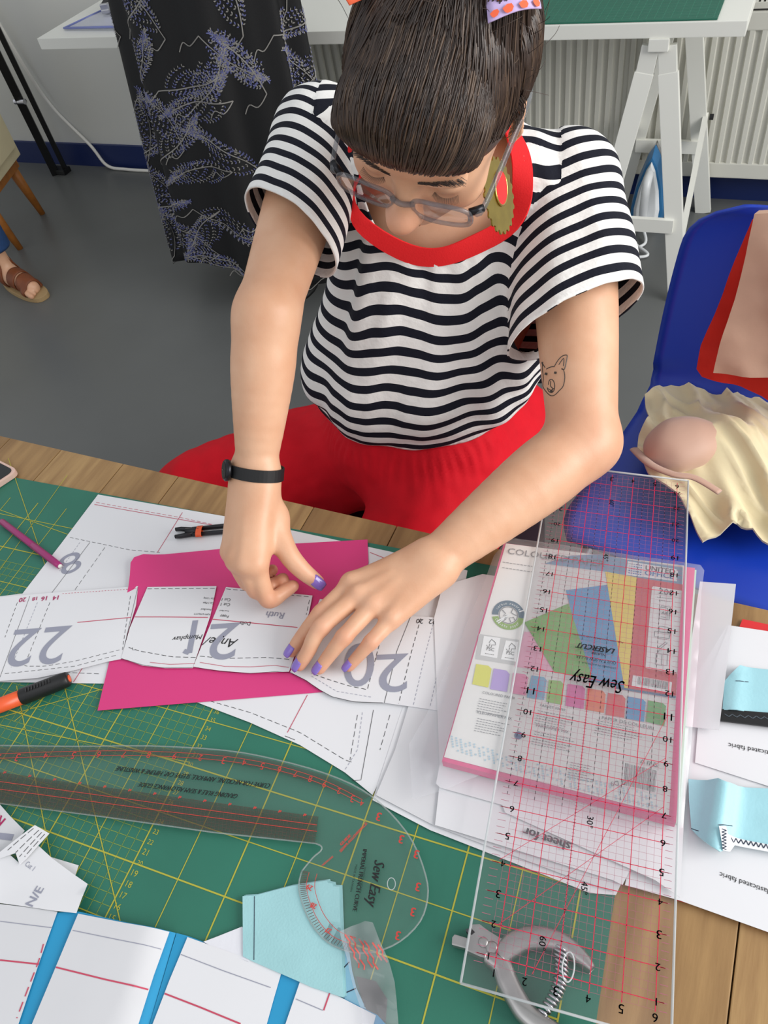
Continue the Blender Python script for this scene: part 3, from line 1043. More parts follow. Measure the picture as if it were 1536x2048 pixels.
# stripe coordinates (body panel and sleeves keep their own) and a seam mask
PER = .0225
vR, _, _ = along(Vs, shR, sR1, -.55); vL, _, _ = along(Vs, shL, sL1, .42)
sx_ = (Vs - mid) @ AX; sy_ = (Vs - mid) @ FW
bodyc = Vs[:, 2] - .75 * np.minimum(sy_, .03) + .02 * sx_ + .008 * vnoise(np.stack([sx_, sy_ * .5, Vs[:, 2] * .3], 1), 26, 8) + .008 * np.cos(sx_ * 40) * np.exp(-((Vs[:, 2] - .95) / .1) ** 2) + .008 * vnoise(np.stack([sx_, sy_ * 0, Vs[:, 2]], 1), 14, 12)
Rc = LR + .01 - vR + .003 * vnoise(Vs, 18, 9); Lc = LL + .01 - vL + .003 * vnoise(Vs, 18, 10)
i_ = np.clip(np.round((Vs - T.lo) / T.vox).astype(int), 0, T.n - 1); t1 = T1[tuple(i_.T)]
mR = np.minimum.reduce([t1 - slvd(Vs, SLV[0]), -(Vs - (shR + AX * .10)) @ AX, np.maximum((Vs - shR) @ dU - .035, -(Vs - (shR + AX * .012)) @ AX)])
mL = np.minimum.reduce([t1 - slvd(Vs, SLV[1]), (Vs - (shL - AX * .10)) @ AX, np.maximum((Vs - shL) @ dL - .035, (Vs - (shL - AX * .012)) @ AX)])
msk = lap(np.maximum(mR, mL)[:, None].repeat(3, 1), Fs, 6, .5)[:, 0]
for nm_, val_ in (('stripe_body', (bodyc - .7) / PER), ('stripe_sleeve', np.where(sx_ < 0, Rc, Lc) / PER), ('seam', msk)):
    at_ = me.attributes.new(nm_, 'FLOAT', 'POINT'); at_.data.foreach_set('value', val_.astype(np.float32))
M_sh = bpy.data.materials.new('striped_jersey'); M_sh.use_nodes = True
nt = M_sh.node_tree; b = nt.nodes['Principled BSDF']; b.inputs['Roughness'].default_value = .8; b.inputs['Specular IOR Level'].default_value = .2
an = [nt.nodes.new('ShaderNodeAttribute') for _ in range(3)]
for q, nm_ in zip(an, ('stripe_body', 'stripe_sleeve', 'seam')): q.attribute_name = nm_
g0 = nt.nodes.new('ShaderNodeMath'); g0.operation = 'GREATER_THAN'; g0.inputs[1].default_value = 0; nt.links.new(an[2].outputs['Fac'], g0.inputs[0])
m0 = nt.nodes.new('ShaderNodeMix'); nt.links.new(g0.outputs[0], m0.inputs[0]); nt.links.new(an[0].outputs['Fac'], m0.inputs[2]); nt.links.new(an[1].outputs['Fac'], m0.inputs[3])
fr = nt.nodes.new('ShaderNodeMath'); fr.operation = 'FRACT'; nt.links.new(m0.outputs[0], fr.inputs[0])
gt = nt.nodes.new('ShaderNodeMath'); gt.operation = 'GREATER_THAN'; gt.inputs[1].default_value = .54; nt.links.new(fr.outputs[0], gt.inputs[0])
mx = nt.nodes.new('ShaderNodeMix'); mx.data_type = 'RGBA'; mx.inputs[6].default_value = lin((236, 235, 232)); mx.inputs[7].default_value = lin((22, 24, 36))
nt.links.new(gt.outputs[0], mx.inputs[0]); nt.links.new(mx.outputs[2], b.inputs['Base Color'])
nn = nt.nodes.new('ShaderNodeTexNoise'); nn.inputs['Scale'].default_value = 45; nn.inputs['Detail'].default_value = 3
bp = nt.nodes.new('ShaderNodeBump'); bp.inputs['Strength'].default_value = .35; bp.inputs['Distance'].default_value = .004
nt.links.new(nn.outputs[0], bp.inputs['Height']); nt.links.new(bp.outputs[0], b.inputs['Normal'])
shirt = link('t_shirt', me, M_sh, person)
shirt['label'] = 'white t-shirt with navy stripes'
sm = shirt.modifiers.new('thickness', 'SOLIDIFY'); sm.thickness = .0022; sm.offset = 1
BVS = BVHTree.FromPolygons([tuple(v) for v in Vs], [tuple(f) for f in Fs.tolist()])

# ------------------------------------------------------------------ trousers
G = SDF((-.95, .28, .0), (.05, 1.12, .84), .005)
hipR = pelvis - AX * .085; hipL = pelvis + AX * .085
knR = P(400, 1000, .56); knL = P(810, 1140, .56)
anR = np.array([knR[0] + .02, knR[1] + .10, .10]); anL = np.array([knL[0] + .04, knL[1] + .12, .10])
G.ell(pelvis + UP * .03, BOD, (.175, .135, .12), .04)
G.ell(waist + FW * .02 - UP * .03, BOD, (.142, .118, .085), .05)
G.ell(waist + FW * .055 - UP * .075, BOD, (.130, .095, .075), .05)
G.chain([hipR, hipR * .5 + knR * .5, knR], [.105, .098, .085], .05)
G.chain([hipL, hipL * .5 + knL * .5, knL], [.108, .102, .09], .05)
G.chain([knR, anR], [.072, .060], .03); G.chain([knL, anL], [.072, .060], .03)
V, Fq = G.mesh(); V = lap(V, Fq, 2, .5); N = normals(V, Fq)
tx = (V - waist) @ AX; tz = V[:, 2]
ang_ = np.arctan2(tx, (V - waist) @ FW)
g = np.clip(1 - abs(tz - (waist[2] - .02)) / .05, 0, 1)
V = V + N * ((.0018 * np.sin(ang_ * 62 + 5 * vnoise(V, 22, 3)) * g * g) + .0075 * vnoise(V * np.array([1, 1, .6]), 16, 4) + .002 * vnoise(V, 50, 6))[:, None]
me = npmesh('trousers', V, Fq)
M_red = mat('red_linen', (206, 16, 34), 0.75, var=.06, scale=30, bump=.1, bscale=300, spec=.2)
link('trousers', me, M_red, person)
mb = MB()   # scalloped red trim under the shirt hem
# shoes
M_shoe = mat('dark_shoe', (40, 38, 40), 0.6)
for an_ in (anR, anL):
    mb = MB(); f0 = np.array([an_[0], an_[1], 0])
    mb.tube([f0 + FW * -.05 + UP * .045, f0 + FW * .0 + UP * .05, f0 + FW * .08 + UP * .036, f0 + FW * .15 + UP * .026, f0 + FW * .175 + UP * .022], [.032, .045, .038, .034, .018], 14, ell=(.85, 1.0)); mb.build('shoe', M_shoe, person, True)
# red neckband
mb = MB()
e1 = unit(AX - nd * (AX @ nd)); e2 = np.cross(nd, e1)
ring = []
for k in range(72):
    a = 2 * math.pi * k / 72
    d0 = e1 * math.cos(a) + e2 * math.sin(a)
    p0 = nk + d0 * .0735 - nd * .03
    # drop to the shirt surface along -nd
    q = BVS.find_nearest(Vector(nk + d0 * .099 - nd * .012))
    ring.append(np.array(q[0]))
ring = [np.mean([ring[(i + j) % 72] for j in (-2, -1, 0, 1, 2)], axis=0) for i in range(72)]
vs = []; fs = []; nl, tl_ = [], []
for k in range(72):
    a = 2 * math.pi * k / 72; d0 = e1 * math.cos(a) + e2 * math.sin(a)
    q0 = BVS.find_nearest(Vector(ring[k] + d0 * .012)); nn_ = np.array(q0[1]); nl.append(nn_ if nn_ @ (nd + d0 * .6) > 0 else -nn_)
for _ in range(10): nl = [unit(nl[k - 1] + nl[k] + nl[(k + 1) % 72]) for k in range(72)]; ring = [(ring[k - 1] + ring[k] * 2 + ring[(k + 1) % 72]) / 4 for k in range(72)]
for k in range(72):
    a = 2 * math.pi * k / 72; d0 = e1 * math.cos(a) + e2 * math.sin(a); p0 = ring[k]; nn_ = nl[k]
    tn = unit(d0 - nn_ * (d0 @ nn_))
    for off, hh in ((.0105, .0018), (.0100, .0042), (-.004, .0050), (-.0135, .0046), (-.0140, .0028), (-.004, .0020)):
        vs.append(p0 + tn * off + nn_ * hh)
for k in range(72):
    for j in range(6):
        fs.append((k * 6 + j, ((k + 1) % 72) * 6 + j, ((k + 1) % 72) * 6 + (j + 1) % 6, k * 6 + (j + 1) % 6))
mb.add(vs, fs); o = mb.build('neckband', mat('red_rib', (222, 18, 26), .8, bump=.2, bscale=500), person, True); o.data.set_sharp_from_angle(angle=.6)
# ------------------------------------------------------------------ hair
def hair_mat(name, c1, c2):
    M = mat(name, c1, .38, col2=c2, scale=60, spec=.6)
    b = M.node_tree.nodes['Principled BSDF']; b.inputs['Anisotropic'].default_value = .6
    return M


M_hair = hair_mat('brown_hair', (66, 50, 41), (46, 34, 28))
M_hair2 = hair_mat('brown_hair_sheen', (94, 74, 58), (72, 55, 44))
EC = H(0, -.012, .030); ER = np.array([.079, .100, .094])


def eD(d, off=0.0):
    """point on the skull ellipsoid in head direction d=(left, forward, up)"""
    d = unit(d); r = 1 / math.sqrt(((d / ER) ** 2).sum())
    p = d * (r + off)
    return EC + ha * p[0] + hn * p[1] + hu * p[2]


HR = SDF(hc - .22, hc + .22, .003)
HR.ell(EC, HD, ER - .001, .005)
HR.ell(H(0, .125, -.045), HD, (.083, .085, .085), .012, True)     # keep the face free
for sg in (-1, 1): HR.ell(H(sg * .088, .004, -.022), HD, (.03, .034, .036), .01, True)
HR.ell(H(0, -.04, -.115), HD, (.12, .09, .05), .02, True)
HR.ell(H(0, .060, .070), HD, (.062, .038, .040), .02)               # fringe mass
HR.ell(H(0, .078, .066), HD, (.060, .018, .020), .012)
bunc = H(.004, -.075, .135)
HR.ell(bunc, HD, (.046, .044, .036), .012)
HR.ell(H(0, -.055, .112), HD, (.036, .036, .03), .02)
V, Fq = HR.mesh(); V = lap(V, Fq, 2, .5)
me = npmesh('hair', V, Fq)
hair = link('hair', me, M_hair, person); hair['label'] = 'dark brown hair in a top bun with a short blunt fringe'
BH = BVHTree.FromPolygons([tuple(v) for v in V], [tuple(f) for f in Fq.tolist()])


def eS(d, off=0.0):
    d = unit(d); w_ = unit(ha * d[0] + hn * d[1] + hu * d[2])
    q = BH.ray_cast(Vector(EC + w_ * .3), Vector(-w_))
    if q[0] is None or (np.array(q[0]) - EC) @ w_ < .05: return eD(d, off)
    return np.array(q[0]) + w_ * off


rs = random.Random(5)
m1, m2 = MB(), MB()


def strand(pts, r):
    q = smooth_poly(pts, False, 4)
    n = len(q)
    (m1 if rs.random() < .8 else m2).tube(q, [r * (1 if 0 < i < n - 1 else .5) for i in range(n)], 3, cap=False)


def Bs(s):      # where the fringe parts from the swept-back hair
    a = s * 1.05
    return np.array([math.sin(a) * .95, .22 + .45 * min(1.05, abs(s)) ** 1.6, math.cos(a) * .92])


def Es(s):      # lower edge of the fringe
    return np.array([s * .72, 1.0, .29 + .10 * abs(s) ** 2.2])


for i in range(1500):
    s = rs.uniform(-1, 1); s2 = s * .98 + rs.uniform(-.05, .05)
    a, b_ = unit(Bs(s) + np.array([rs.gauss(0, .04), rs.gauss(-.03, .09), 0])), unit(Es(s2))
    ln = rs.uniform(.93, 1.05) - (.18 if rs.random() < .12 else 0)
    off = rs.uniform(.003, .010)
    pts = []
    for t in (0, .2, .45, .7, .88, 1.0):
        d = a * (1 - t * ln) + b_ * (t * ln)
        pts.append(eS(d, off * .35 * (.4 + t)))
    strand(pts, rs.uniform(.0005, .0009))
bd = unit((np.linalg.inv(HD.T) @ (bunc - EC)))
for i in range(2800):
    u = rs.random()
    if u < .38:
        s = rs.uniform(-1.5, 1.5); a = unit(Bs(s) + np.array([rs.gauss(0, .04), rs.gauss(.03, .10), 0]))
    else:
        an = rs.uniform(-.15 * math.pi, 1.15 * math.pi)       # around the back hairline, ear to ear
        a = unit(np.array([math.cos(an), -abs(math.sin(an)) * 1.0 + .32 * abs(math.cos(an)) ** 3, -.62 + .75 * abs(math.cos(an)) ** 2 + rs.uniform(-.1, .25)]))
    off = rs.uniform(.0015, .006); pts = []
    for t in (0, .25, .5, .75, 1.0):
        d = a * (1 - t) + bd * t + np.array([rs.uniform(-.02, .02), rs.uniform(-.02, .02), rs.uniform(-.02, .02)])
        pts.append(eS(d, off * .6 + .002 * t))
    strand(pts, rs.uniform(.0005, .0009))
for i in range(420):       # coils of the bun
    a0 = rs.uniform(0, 6.28); tilt = rs.uniform(-.5, .5); rr = rs.uniform(.028, .048); pts = []
    for k in range(7):
        a = a0 + k * .35
        pts.append(bunc + (ha * math.cos(a) + hn * math.sin(a)) * rr + hu * (tilt * .05 + math.sin(a * 2) * .006 + .03 * math.sqrt(max(0, 1 - (rr / .05) ** 2))))
    strand(pts, .0009)
for i in range(46):        # stray wisps
    d = unit([rs.uniform(-1, 1), rs.uniform(-.6, .3), rs.uniform(.1, 1)]); g = np.array([rs.uniform(-.5, .5), rs.uniform(-.6, .2), rs.uniform(-.2, .6)])
    strand([eD(d, .004), eD(unit(d + g * .35), .012), eD(unit(d + g * .7), rs.uniform(.012, .024))], .00025)
for sg, n_ in ((1, 60), (-1, 60)):     # loose locks before the ears
    for i in range(n_):
        a = np.array([sg * rs.uniform(.86, 1.0), rs.uniform(.30, .5), rs.uniform(-.05, .35)])
        strand([eD(a, .002), eD(a + np.array([0, -.05, -.2]), .004), eD(a + np.array([0, -.1, -.4 - rs.random() * .25]), .003)], .0004)
tag(m1.build('hair_strands', M_hair, hair, True), kind='stuff')
tag(m2.build('hair_sheen_strands', M_hair2, hair, True), kind='stuff')  # lighter strands put the hair's sheen into its colour

# brows and lashes
M_brow = mat('brow_hair', (58, 42, 33), .6)
mb = MB()
for sg in (-1, 1):
    for i in range(100):
        t = rs.random(); a = sg * (.012 + .036 * t)
        p0, n0_, _, _ = BV.ray_cast(Vector(H(a, .14, .022 + .006 * math.sin(t * 2.6) + rs.uniform(-.003, .003))), Vector(-hn))
        if p0 is None: continue
        dr = Vector(ha * sg * .8 + hu * (.5 - t)).normalized() * .0055
        mb.tube([p0 + n0_ * .0003, p0 + dr + n0_ * .001], [.0004, .00015], 3)
    for i in range(30):
        t = i / 29; a = sg * (.021 + .024 * t)
        q = H(a, .086 - .006 * (2 * t - 1) ** 2, -.011)
        mb.tube([q, q + hn * .005 - hu * .004 + ha * sg * .003 * t], [.0003, .0001], 3)
tag(mb.build('brow_hairs', M_brow, person), kind='stuff')

# ------------------------------------------------------------------ glasses
M_frame = clear('grey_acetate', (.74, .76, .79), rough=.08, haze=.14, hazecol=(.42, .43, .46))
M_lens = clear('lens', (.97, .97, .98), rough=.02)
gl = MB(); lens = []
GN, GU = .101, -.012
for sg in (-1, 1):
    loop = []
    for k in range(40):
        a = 2 * math.pi * k / 40; c_, s_ = math.cos(a), math.sin(a)
        ex = .027 * math.copysign(abs(c_) ** .62, c_); ey = .0195 * math.copysign(abs(s_) ** .62, s_)
        aa = sg * (.036 + ex)
        loop.append(H(aa, GN - .35 * max(0, abs(aa) - .03) ** 1.0 * .35 - (.0), GU + ey))
    gl.tube(loop + [loop[0], loop[1]], .0021, 8, cap=False, ell=(1, 1.25), up=hn)
    lens.append(loop)
gl.tube(smooth_poly([H(-.0105, GN, GU + .006), H(0, GN + .004, GU + .009), H(.0105, GN, GU + .006)], False), .0026, 8)
eye = gl.build('glasses', M_frame, person, True); eye['label'] = 'clear grey framed glasses'
for lp in lens:
    mb = MB(); mb.add([np.array(p) for p in lp], [tuple(range(len(lp)))]); o = mb.build('lens', M_lens, eye)
    q = o.modifiers.new('t', 'SOLIDIFY'); q.thickness = .0012
M_hinge = mat('hinge_dark', (40, 40, 44), .3, .6)
for sg in (-1, 1):
    mb = MB(); mb.tube(smooth_poly([H(sg * .0645, GN - .008, GU + .009), H(sg * .0715, GN - .014, GU + .009), H(sg * .0765, .03, GU + .012), H(sg * .079, -.01, GU + .012), H(sg * .076, -.035, GU - .012)], False), .0028, 8, ell=(1.3, .8)); mb.build('temple_arm', M_frame, eye, True)
    mb = MB(); mb.tube([H(sg * .061, GN - .006, GU + .010), H(sg * .0715, GN - .014, GU + .009)], .0036, 8); mb.build('hinge', M_hinge, eye, True)

# nose ring
M_gold = mat('gold', (196, 168, 96), .25, 1.0)
mb = MB(); cpt = H(.0165, .103, -.036)
mb.tube([cpt + (hu * math.cos(a) + hn * math.sin(a)) * .0042 for a in np.linspace(0, 6.1, 18)], .0006, 6); mb.build('nose_ring', M_gold, person, True)

# ------------------------------------------------------------------ earring: brass cog with red oval
M_brass = mat('brass', (158, 138, 66), .32, .9, var=.12, scale=60)
M_redac = mat('red_acrylic', (232, 14, 24), .25)
er = bpy.data.objects.new('earring', None); COL.objects.link(er); er.parent = person; er['label'] = 'brass cog earring with a red oval'
ec = D(998, 392, .735)
e_u = unit(RR.T @ np.array([.10, -.98, .12])); e_f = unit(np.cross(e_u, unit(ha + .9 * hn)));
vdir = unit(ray(998, 392)); e_n = unit(-vdir * .55 + RR[0] * .8); e_n = unit(e_n - e_u * (e_n @ e_u)); e_f = np.cross(e_u, e_n)
mb = MB(); out = []; NT = 22
for k in range(NT * 4):
    a = 2 * math.pi * k / (NT * 4); r = (.0325, .0325, .0355, .0355)[k % 4]
    out.append((math.cos(a) * r * .98, math.sin(a) * r))
mb.prism([ec + e_f * x + e_u * y + e_n * .0008 for x, y in out], [ec + e_f * x + e_u * y - e_n * .0008 for x, y in out]); mb.build('cog', M_brass, er)
ov = [(math.cos(a) * .0135, math.sin(a) * .0165 + .008) for a in np.linspace(0, 2 * math.pi, 40)[:-1]]
for s_ in (1, -1):
    mb = MB(); mb.prism([ec + e_f * x + e_u * y + e_n * s_ * .0022 for x, y in ov], [ec + e_f * x + e_u * y + e_n * s_ * .0009 for x, y in ov]); mb.build('oval', M_redac, er)
mb = MB(); mb.tube([ec + e_f * x + e_u * y + e_n * .0016 for x, y in ov + ov[:2]], .0011, 6, cap=False); mb.build('rim', M_gold, er, True)
mb = MB(); top = ec + e_u * .032; lobe = H(.076, .002, -.042)
mb.tube(smooth_poly([top, top + e_u * .008, lobe], False), .0007, 6); mb.build('hook', M_gold, er, True)

# ------------------------------------------------------------------ scarf tied round the bun
M_lavf = mat('lavender_cotton', (196, 176, 222), .8, bump=.1)
M_ora = mat('orange_print', (238, 104, 66), .8)
sc = bpy.data.objects.new('hair_scarf', None); COL.objects.link(sc); sc.parent = person; sc['label'] = 'lavender scarf with orange spots tied round the bun'
mb = MB()
mb.tube([H(.004, -.070, .117) + (ha * math.cos(a) + hn * math.sin(a)) * .044 for a in np.linspace(0, 6.3, 40)], .009, 8, cap=False, ell=(.5, 1.2)); mb.build('band', M_lavf, sc, True)


def flap(corners, spots, m_a):
    c = [np.array(q) for q in corners]
    mbf = MB(); n = 8; vs = []; fs = []
    nrm = unit(np.cross(c[1] - c[0], c[3] - c[0]))
    if nrm @ ray(950, 20) > 0: nrm = -nrm

    def S_(u, v): return (c[0] * (1 - u) + c[1] * u) * (1 - v) + (c[3] * (1 - u) + c[2] * u) * v + nrm * .006 * math.sin(u * 3.1)
    for i in range(n + 1):
        for j in range(n + 1): vs.append(S_(i / n, j / n))
    for i in range(n):
        for j in range(n): fs.append((i * (n + 1) + j, (i + 1) * (n + 1) + j, (i + 1) * (n + 1) + j + 1, i * (n + 1) + j + 1))
    mbf.add(vs, fs); o = mbf.build('scarf_end', m_a, sc, True)
    q = o.modifiers.new('t', 'SOLIDIFY'); q.thickness = .0012
    ms_ = MB()
    for (u, v, r) in spots:
        k = 7
        ms_.add([S_(min(1, max(0, u + r * math.cos(a) * (1 + .2 * math.sin(3 * a)))), min(1, max(0, v + r * 1.3 * math.sin(a)))) + nrm * .0016 for a in np.linspace(0, 6.28, k + 1)[:-1]], [tuple(range(k))])
    if spots: tag(ms_.build('printed_spots', M_ora, o), kind='stuff')


def hd(x, y, alt):
    q = BH.ray_cast(Vector(CAM), Vector(unit(ray(x, y))))
    return alt if q[0] is None else float((np.array(q[0]) - CAM) @ RR[2])


sd = min(hd(1030, 20, .7), hd(985, 40, .7), hd(1060, 25, .7)) - .012
flap([D(976, 46, sd), D(1083, 17, sd + .012), D(1066, -60, sd + .012), D(968, -40, sd)], [(.1, .12, .07), (.32, .1, .09), (.6, .08, .09), (.88, .1, .08), (.2, .5, .1), (.48, .45, .11), (.78, .5, .1), (.95, .5, .06), (.05, .8, .07), (.35, .82, .09), (.65, .85, .09)], M_lavf)
flap([D(668, -4, sd + .02), D(700, 10, sd + .01), D(790, -30, sd + .03), D(760, -60, sd + .04)], [], M_ora)

# ------------------------------------------------------------------ watch
M_strap = mat('black_leather', (18, 18, 20), .55)
wc = D(512, 942, .885); wd_ = unit(wrR - elR)
w1 = unit(np.cross(wd_, ray(512, 942))); w2 = np.cross(wd_, w1)
wt_ = bpy.data.objects.new('wrist_watch', None); COL.objects.link(wt_); wt_.parent = person; wt_['label'] = 'black wrist watch with a leather strap'
ring = []
for k in range(48):
    a = 2 * math.pi * k / 48; d0 = w1 * math.cos(a) + w2 * math.sin(a)
    q = BV.ray_cast(Vector(wc + d0 * .07), Vector(-d0))
    r = .024 if q[0] is None else np.linalg.norm((np.array(q[0]) - wc) - wd_ * ((np.array(q[0]) - wc) @ wd_))
    ring.append((d0, min(r, .034)))
rsm = [np.mean([ring[(k + j) % 48][1] for j in range(-3, 4)]) for k in range(48)]
mb = MB(); vs = []; fs = []
for k in range(48):
    for h_, e in ((-.007, .0008), (-.007, .0028), (.007, .0028), (.007, .0008)):
        vs.append(wc + ring[k][0] * (rsm[k] + e) + wd_ * h_)
for k in range(48):
    for j in range(4): fs.append((k * 4 + j, ((k + 1) % 48) * 4 + j, ((k + 1) % 48) * 4 + (j + 1) % 4, k * 4 + (j + 1) % 4))
mb.add(vs, fs); mb.build('strap', M_strap, wt_)
kk = max(range(48), key=lambda k: -(ring[k][0] @ RR[0]) - .45 * (ring[k][0] @ unit(ray(512, 942))))
dN = ring[kk][0]; base = wc + dN * (rsm[kk] + .002); t1_ = unit(np.cross(wd_, dN))
mb = MB(); mb.lathe(base, [(.0115, 0), (.0125, .002), (.0125, .005), (.011, .0065)], 28, (wd_, t1_, dN)); mb.build('case', mat('watch_case', (48, 48, 52), .3, .8), wt_, True)
mb = MB(); mb.lathe(base + dN * .0066, [(.0102, 0), (.0102, .0004)], 28, (wd_, t1_, dN)); mb.build('dial', M_black, wt_)
mb = MB(); mb.bar(base + dN * .0074, base + dN * .0074 + wd_ * .007, .0007, .0003, dN); mb.bar(base + dN * .0074, base + dN * .0074 + t1_ * .005, .0008, .0003, dN); mb.build('hands', M_chrome, wt_)

# ------------------------------------------------------------------ nails
M_nail = mat('lilac_polish', (136, 108, 196), .2, coat=.5)


def nail(tip, prev, r, outdir):
    d = unit(tip - prev); o = unit(outdir - d * (outdir @ d)); s_ = np.cross(d, o)
    c = tip + d * r * .12; mbn = MB(); vs = []; fs = []; nu, nv = 6, 8
    for i in range(nu + 1):
        u = -1.15 + 2.1 * i / nu
        wdt = .80 * (1 - .25 * max(0, u) ** 4) * (1 - .2 * max(0, -u - .6))
        for j in range(nv + 1):
            a = (-1 + 2 * j / nv) * 1.0 * wdt
            rr_ = r * (1.06 - .16 * max(0, u) ** 2)
            vs.append(c + d * (u * r * .95) + (s_ * math.sin(a) + o * math.cos(a)) * rr_)
    for i in range(nu):
        for j in range(nv): fs.append((i * (nv + 1) + j, (i + 1) * (nv + 1) + j, (i + 1) * (nv + 1) + j + 1, i * (nv + 1) + j + 1))
    mbn.add(vs, fs); q = mbn.build('nail', M_nail, person, True)
    m_ = q.modifiers.new('t', 'SOLIDIFY'); m_.thickness = .0007; m_.offset = 1


for q in ('index', 'middle', 'ring', 'pinky'):
    p = Lf[q]; nail(p[3], p[2], Lr[q][3], UP * 1.0 + unit(p[3] - p[2]) * .1)
nail(Rth[3], Rth[2], .0088, UP * .75 + np.array([.5, -.5, 0]))

# ------------------------------------------------------------------ tattoo of a dog's head on the upper arm
ctat = cr(440, 400, 1.7455)
tl = [[(1128, 565), (1126, 590), (1130, 620), (1128, 650), (1140, 670), (1155, 683), (1170, 680), (1185, 665), (1198, 650), (1204, 620), (1200, 595), (1193, 588)],
      [(1128, 580), (1124, 566), (1135, 585)], [(1168, 580), (1180, 560), (1195, 545), (1212, 542), (1210, 560), (1203, 590), (1193, 590)], [(1183, 575), (1200, 552), (1199, 580)],
      [(1140, 590), (1155, 583), (1168, 582)], [(1147, 645), (1150, 630), (1160, 627), (1168, 640), (1168, 660), (1160, 672), (1148, 668), (1143, 655)], [(1155, 632), (1155, 650), (1163, 658)], [(1145, 658), (1156, 664), (1166, 658)]]
mb = MB()


def skin_line(poly, r):
    q = []
    for x, y in smooth_poly([ctat(*p_) for p_ in poly], False, 3):
        h_, n_ = hit(x, y, off=.0002)
        if h_ is not None: q.append(h_)
    if len(q) > 1: mb.tube(q, r, 4, ell=(1, 1))


for l_ in tl: skin_line(l_, .00055)
for ex, ey in ((1140, 607), (1172, 603), (1158, 668)):
    skin_line([(ex - 3, ey), (ex + 3, ey + 1)], .0017)
o = mb.build('tattoo', mat('tattoo_ink', (62, 58, 54), .5), person); o['label'] = 'line tattoo of a dog head'
# ------------------------------------------------------------------ green cutting mat
def MT(i, j):
    return np.array([-.398 + i * .01 * .9982 - j * .01 * .0595, -.124 + i * .01 * .0595 + j * .01 * .9982])


MZ = .763
M_matg = mat('green_mat', (40, 112, 92), .5, var=.06, scale=12, bump=.06, bscale=900)
M_maty = mat('mat_print', (176, 172, 58), .6)
M_maty2 = mat('mat_print_fine', (126, 150, 66), .6)
cmat = sheet_xy('cutting_mat', [MT(-48, -3), MT(42.8, -3), MT(42.8, 61.6), MT(-48, 61.6)], MZ, M_matg, .003, FLAT, None, .2)
tag(cmat, 'large green self healing cutting mat with yellow grid on the oak table', 'cutting mat')
mf, mc_, mn = MB(), MB(), MB()


def mline(mbx, a, b, wd, z=.0002):
    p, q = MT(*a), MT(*b); mbx.ribbon([(p[0], p[1], MZ + z), (q[0], q[1], MZ + z)], wd)


for i in range(-40, 1):
    if i % 5: mline(mf, (i, 5), (i, 48), .0006)
for j in range(5, 49):
    if j % 5: mline(mf, (-40, j), (0, j), .0006)
for i in range(-45, 41, 5): mline(mc_, (i, 0), (i, 58), .0010 if i % 10 else .0014, .0003)
for j in range(0, 60, 5): mline(mc_, (-45, j), (40, j), .0010 if j % 10 else .0014, .00035)


def pline(mbx, p, q, wd, ext=0.0):
    a = P(*p, MZ); b_ = P(*q, MZ); d = b_ - a; a = a - d * ext; b_ = b_ + d * ext
    mbx.ribbon([(a[0], a[1], MZ + .0004), (b_[0], b_[1], MZ + .0004)], wd)


pline(mc_, c1(90, 20), c1(200, 570), .0010, .25); pline(mc_, c1(300, 80), c1(480, 840), .0010, .3)
pline(mc_, c1(0, 60), c1(760, 210), .0009); pline(mc_, c5(0, 320), c5(290, 425), .0009); pline(mc_, c5(60, 190), c5(160, 480), .0009, .3); pline(mc_, c5(0, 560), c5(270, 180), .0009)
pline(mc_, c5(0, 1150), c5(400, 1040), .0009, .1); pline(mc_, c5(90, 1140), c5(240, 1020), .0009, .2)
mf.build('fine_grid', M_maty2, cmat); mc_.build('bold_grid', M_maty, cmat)
for j in range(14, 48):
    p = MT(.35, j - .05); q = MT(.95, j - .05)
    V_, F_ = glyph(str(j)); x0, x1 = V_[:, 0].min(), V_[:, 0].max(); sc_ = np.linalg.norm(q - p) / (x1 - x0); d = unit(q - p); u_ = np.array([-d[1], d[0]])
    mn.add([tuple(p + d * (x - x0) * sc_ + u_ * y * sc_) + (MZ + .0003,) for x, y in V_], F_)
mn.build('grid_numbers', M_maty, cmat)

# ------------------------------------------------------------------ pattern sheets and pink paper
W_FINE = .0006


def wave(a=.0006, s=9, o=0): return lambda x, y: a * (1 + nz(x, y, s, o))


A = sheet('pattern_sheet', [(196, 989), (470, 1036), (780, 1103), (935, 1141), (905, 1300), (850, 1430), (790, 1500), (745, 1590), (690, 1545), (600, 1490), (500, 1445), (395, 1405), (300, 1370), (205, 1367), (0, 1364), (-60, 1364), (-60, 1200), (45, 1187), (85, 1135), (120, 1090)], .7642, M_paper, h=wave(.0004, 7, 2))
tag(A, 'large white paper pattern sheet lying beneath the pink paper', 'paper pattern')
mr, mk, mg = MB(), MB(), MB()
lines_on(mr, A, [[c5(378, 298), c5(720, 358), c5(930, 395)], [c5(730, 330), c5(630, 490)], [c5(1230, 1060), c5(1150, 1210)], [c5(1480, 490), c5(1536, 512)], [c5(335, 945), c5(295, 1008)]], .0008)
lines_on(mr, A, [[c5(385, 290), c5(720, 350), c5(850, 378)]], .0006, (.006, .003))
lines_on(mk, A, [[c5(360, 450), c5(205, 655)], [(747, 1420), (722, 1560), (705, 1562)], [(590, 1480), (570, 1472)]], .0005)
lines_on(mk, A, [[c5(280, 430), c5(520, 480), c5(640, 490)], [c5(420, 470), c5(300, 640)], [(405, 1398), (500, 1425), (600, 1465), (690, 1520), (705, 1525)], [(715, 1430), (700, 1520)], [(20, 1340), (200, 1348)], [(780, 1430), (760, 1500)]], .0005, (.006, .003))
lines_on(mg, A, [[c5(320, 450), c5(235, 570)], [(725, 1425), (715, 1500), (690, 1540)]], .0005, (.003, .002))
text_on(mg, A, '8', (158, 1100), (116, 1118), .75, eps=.0003)
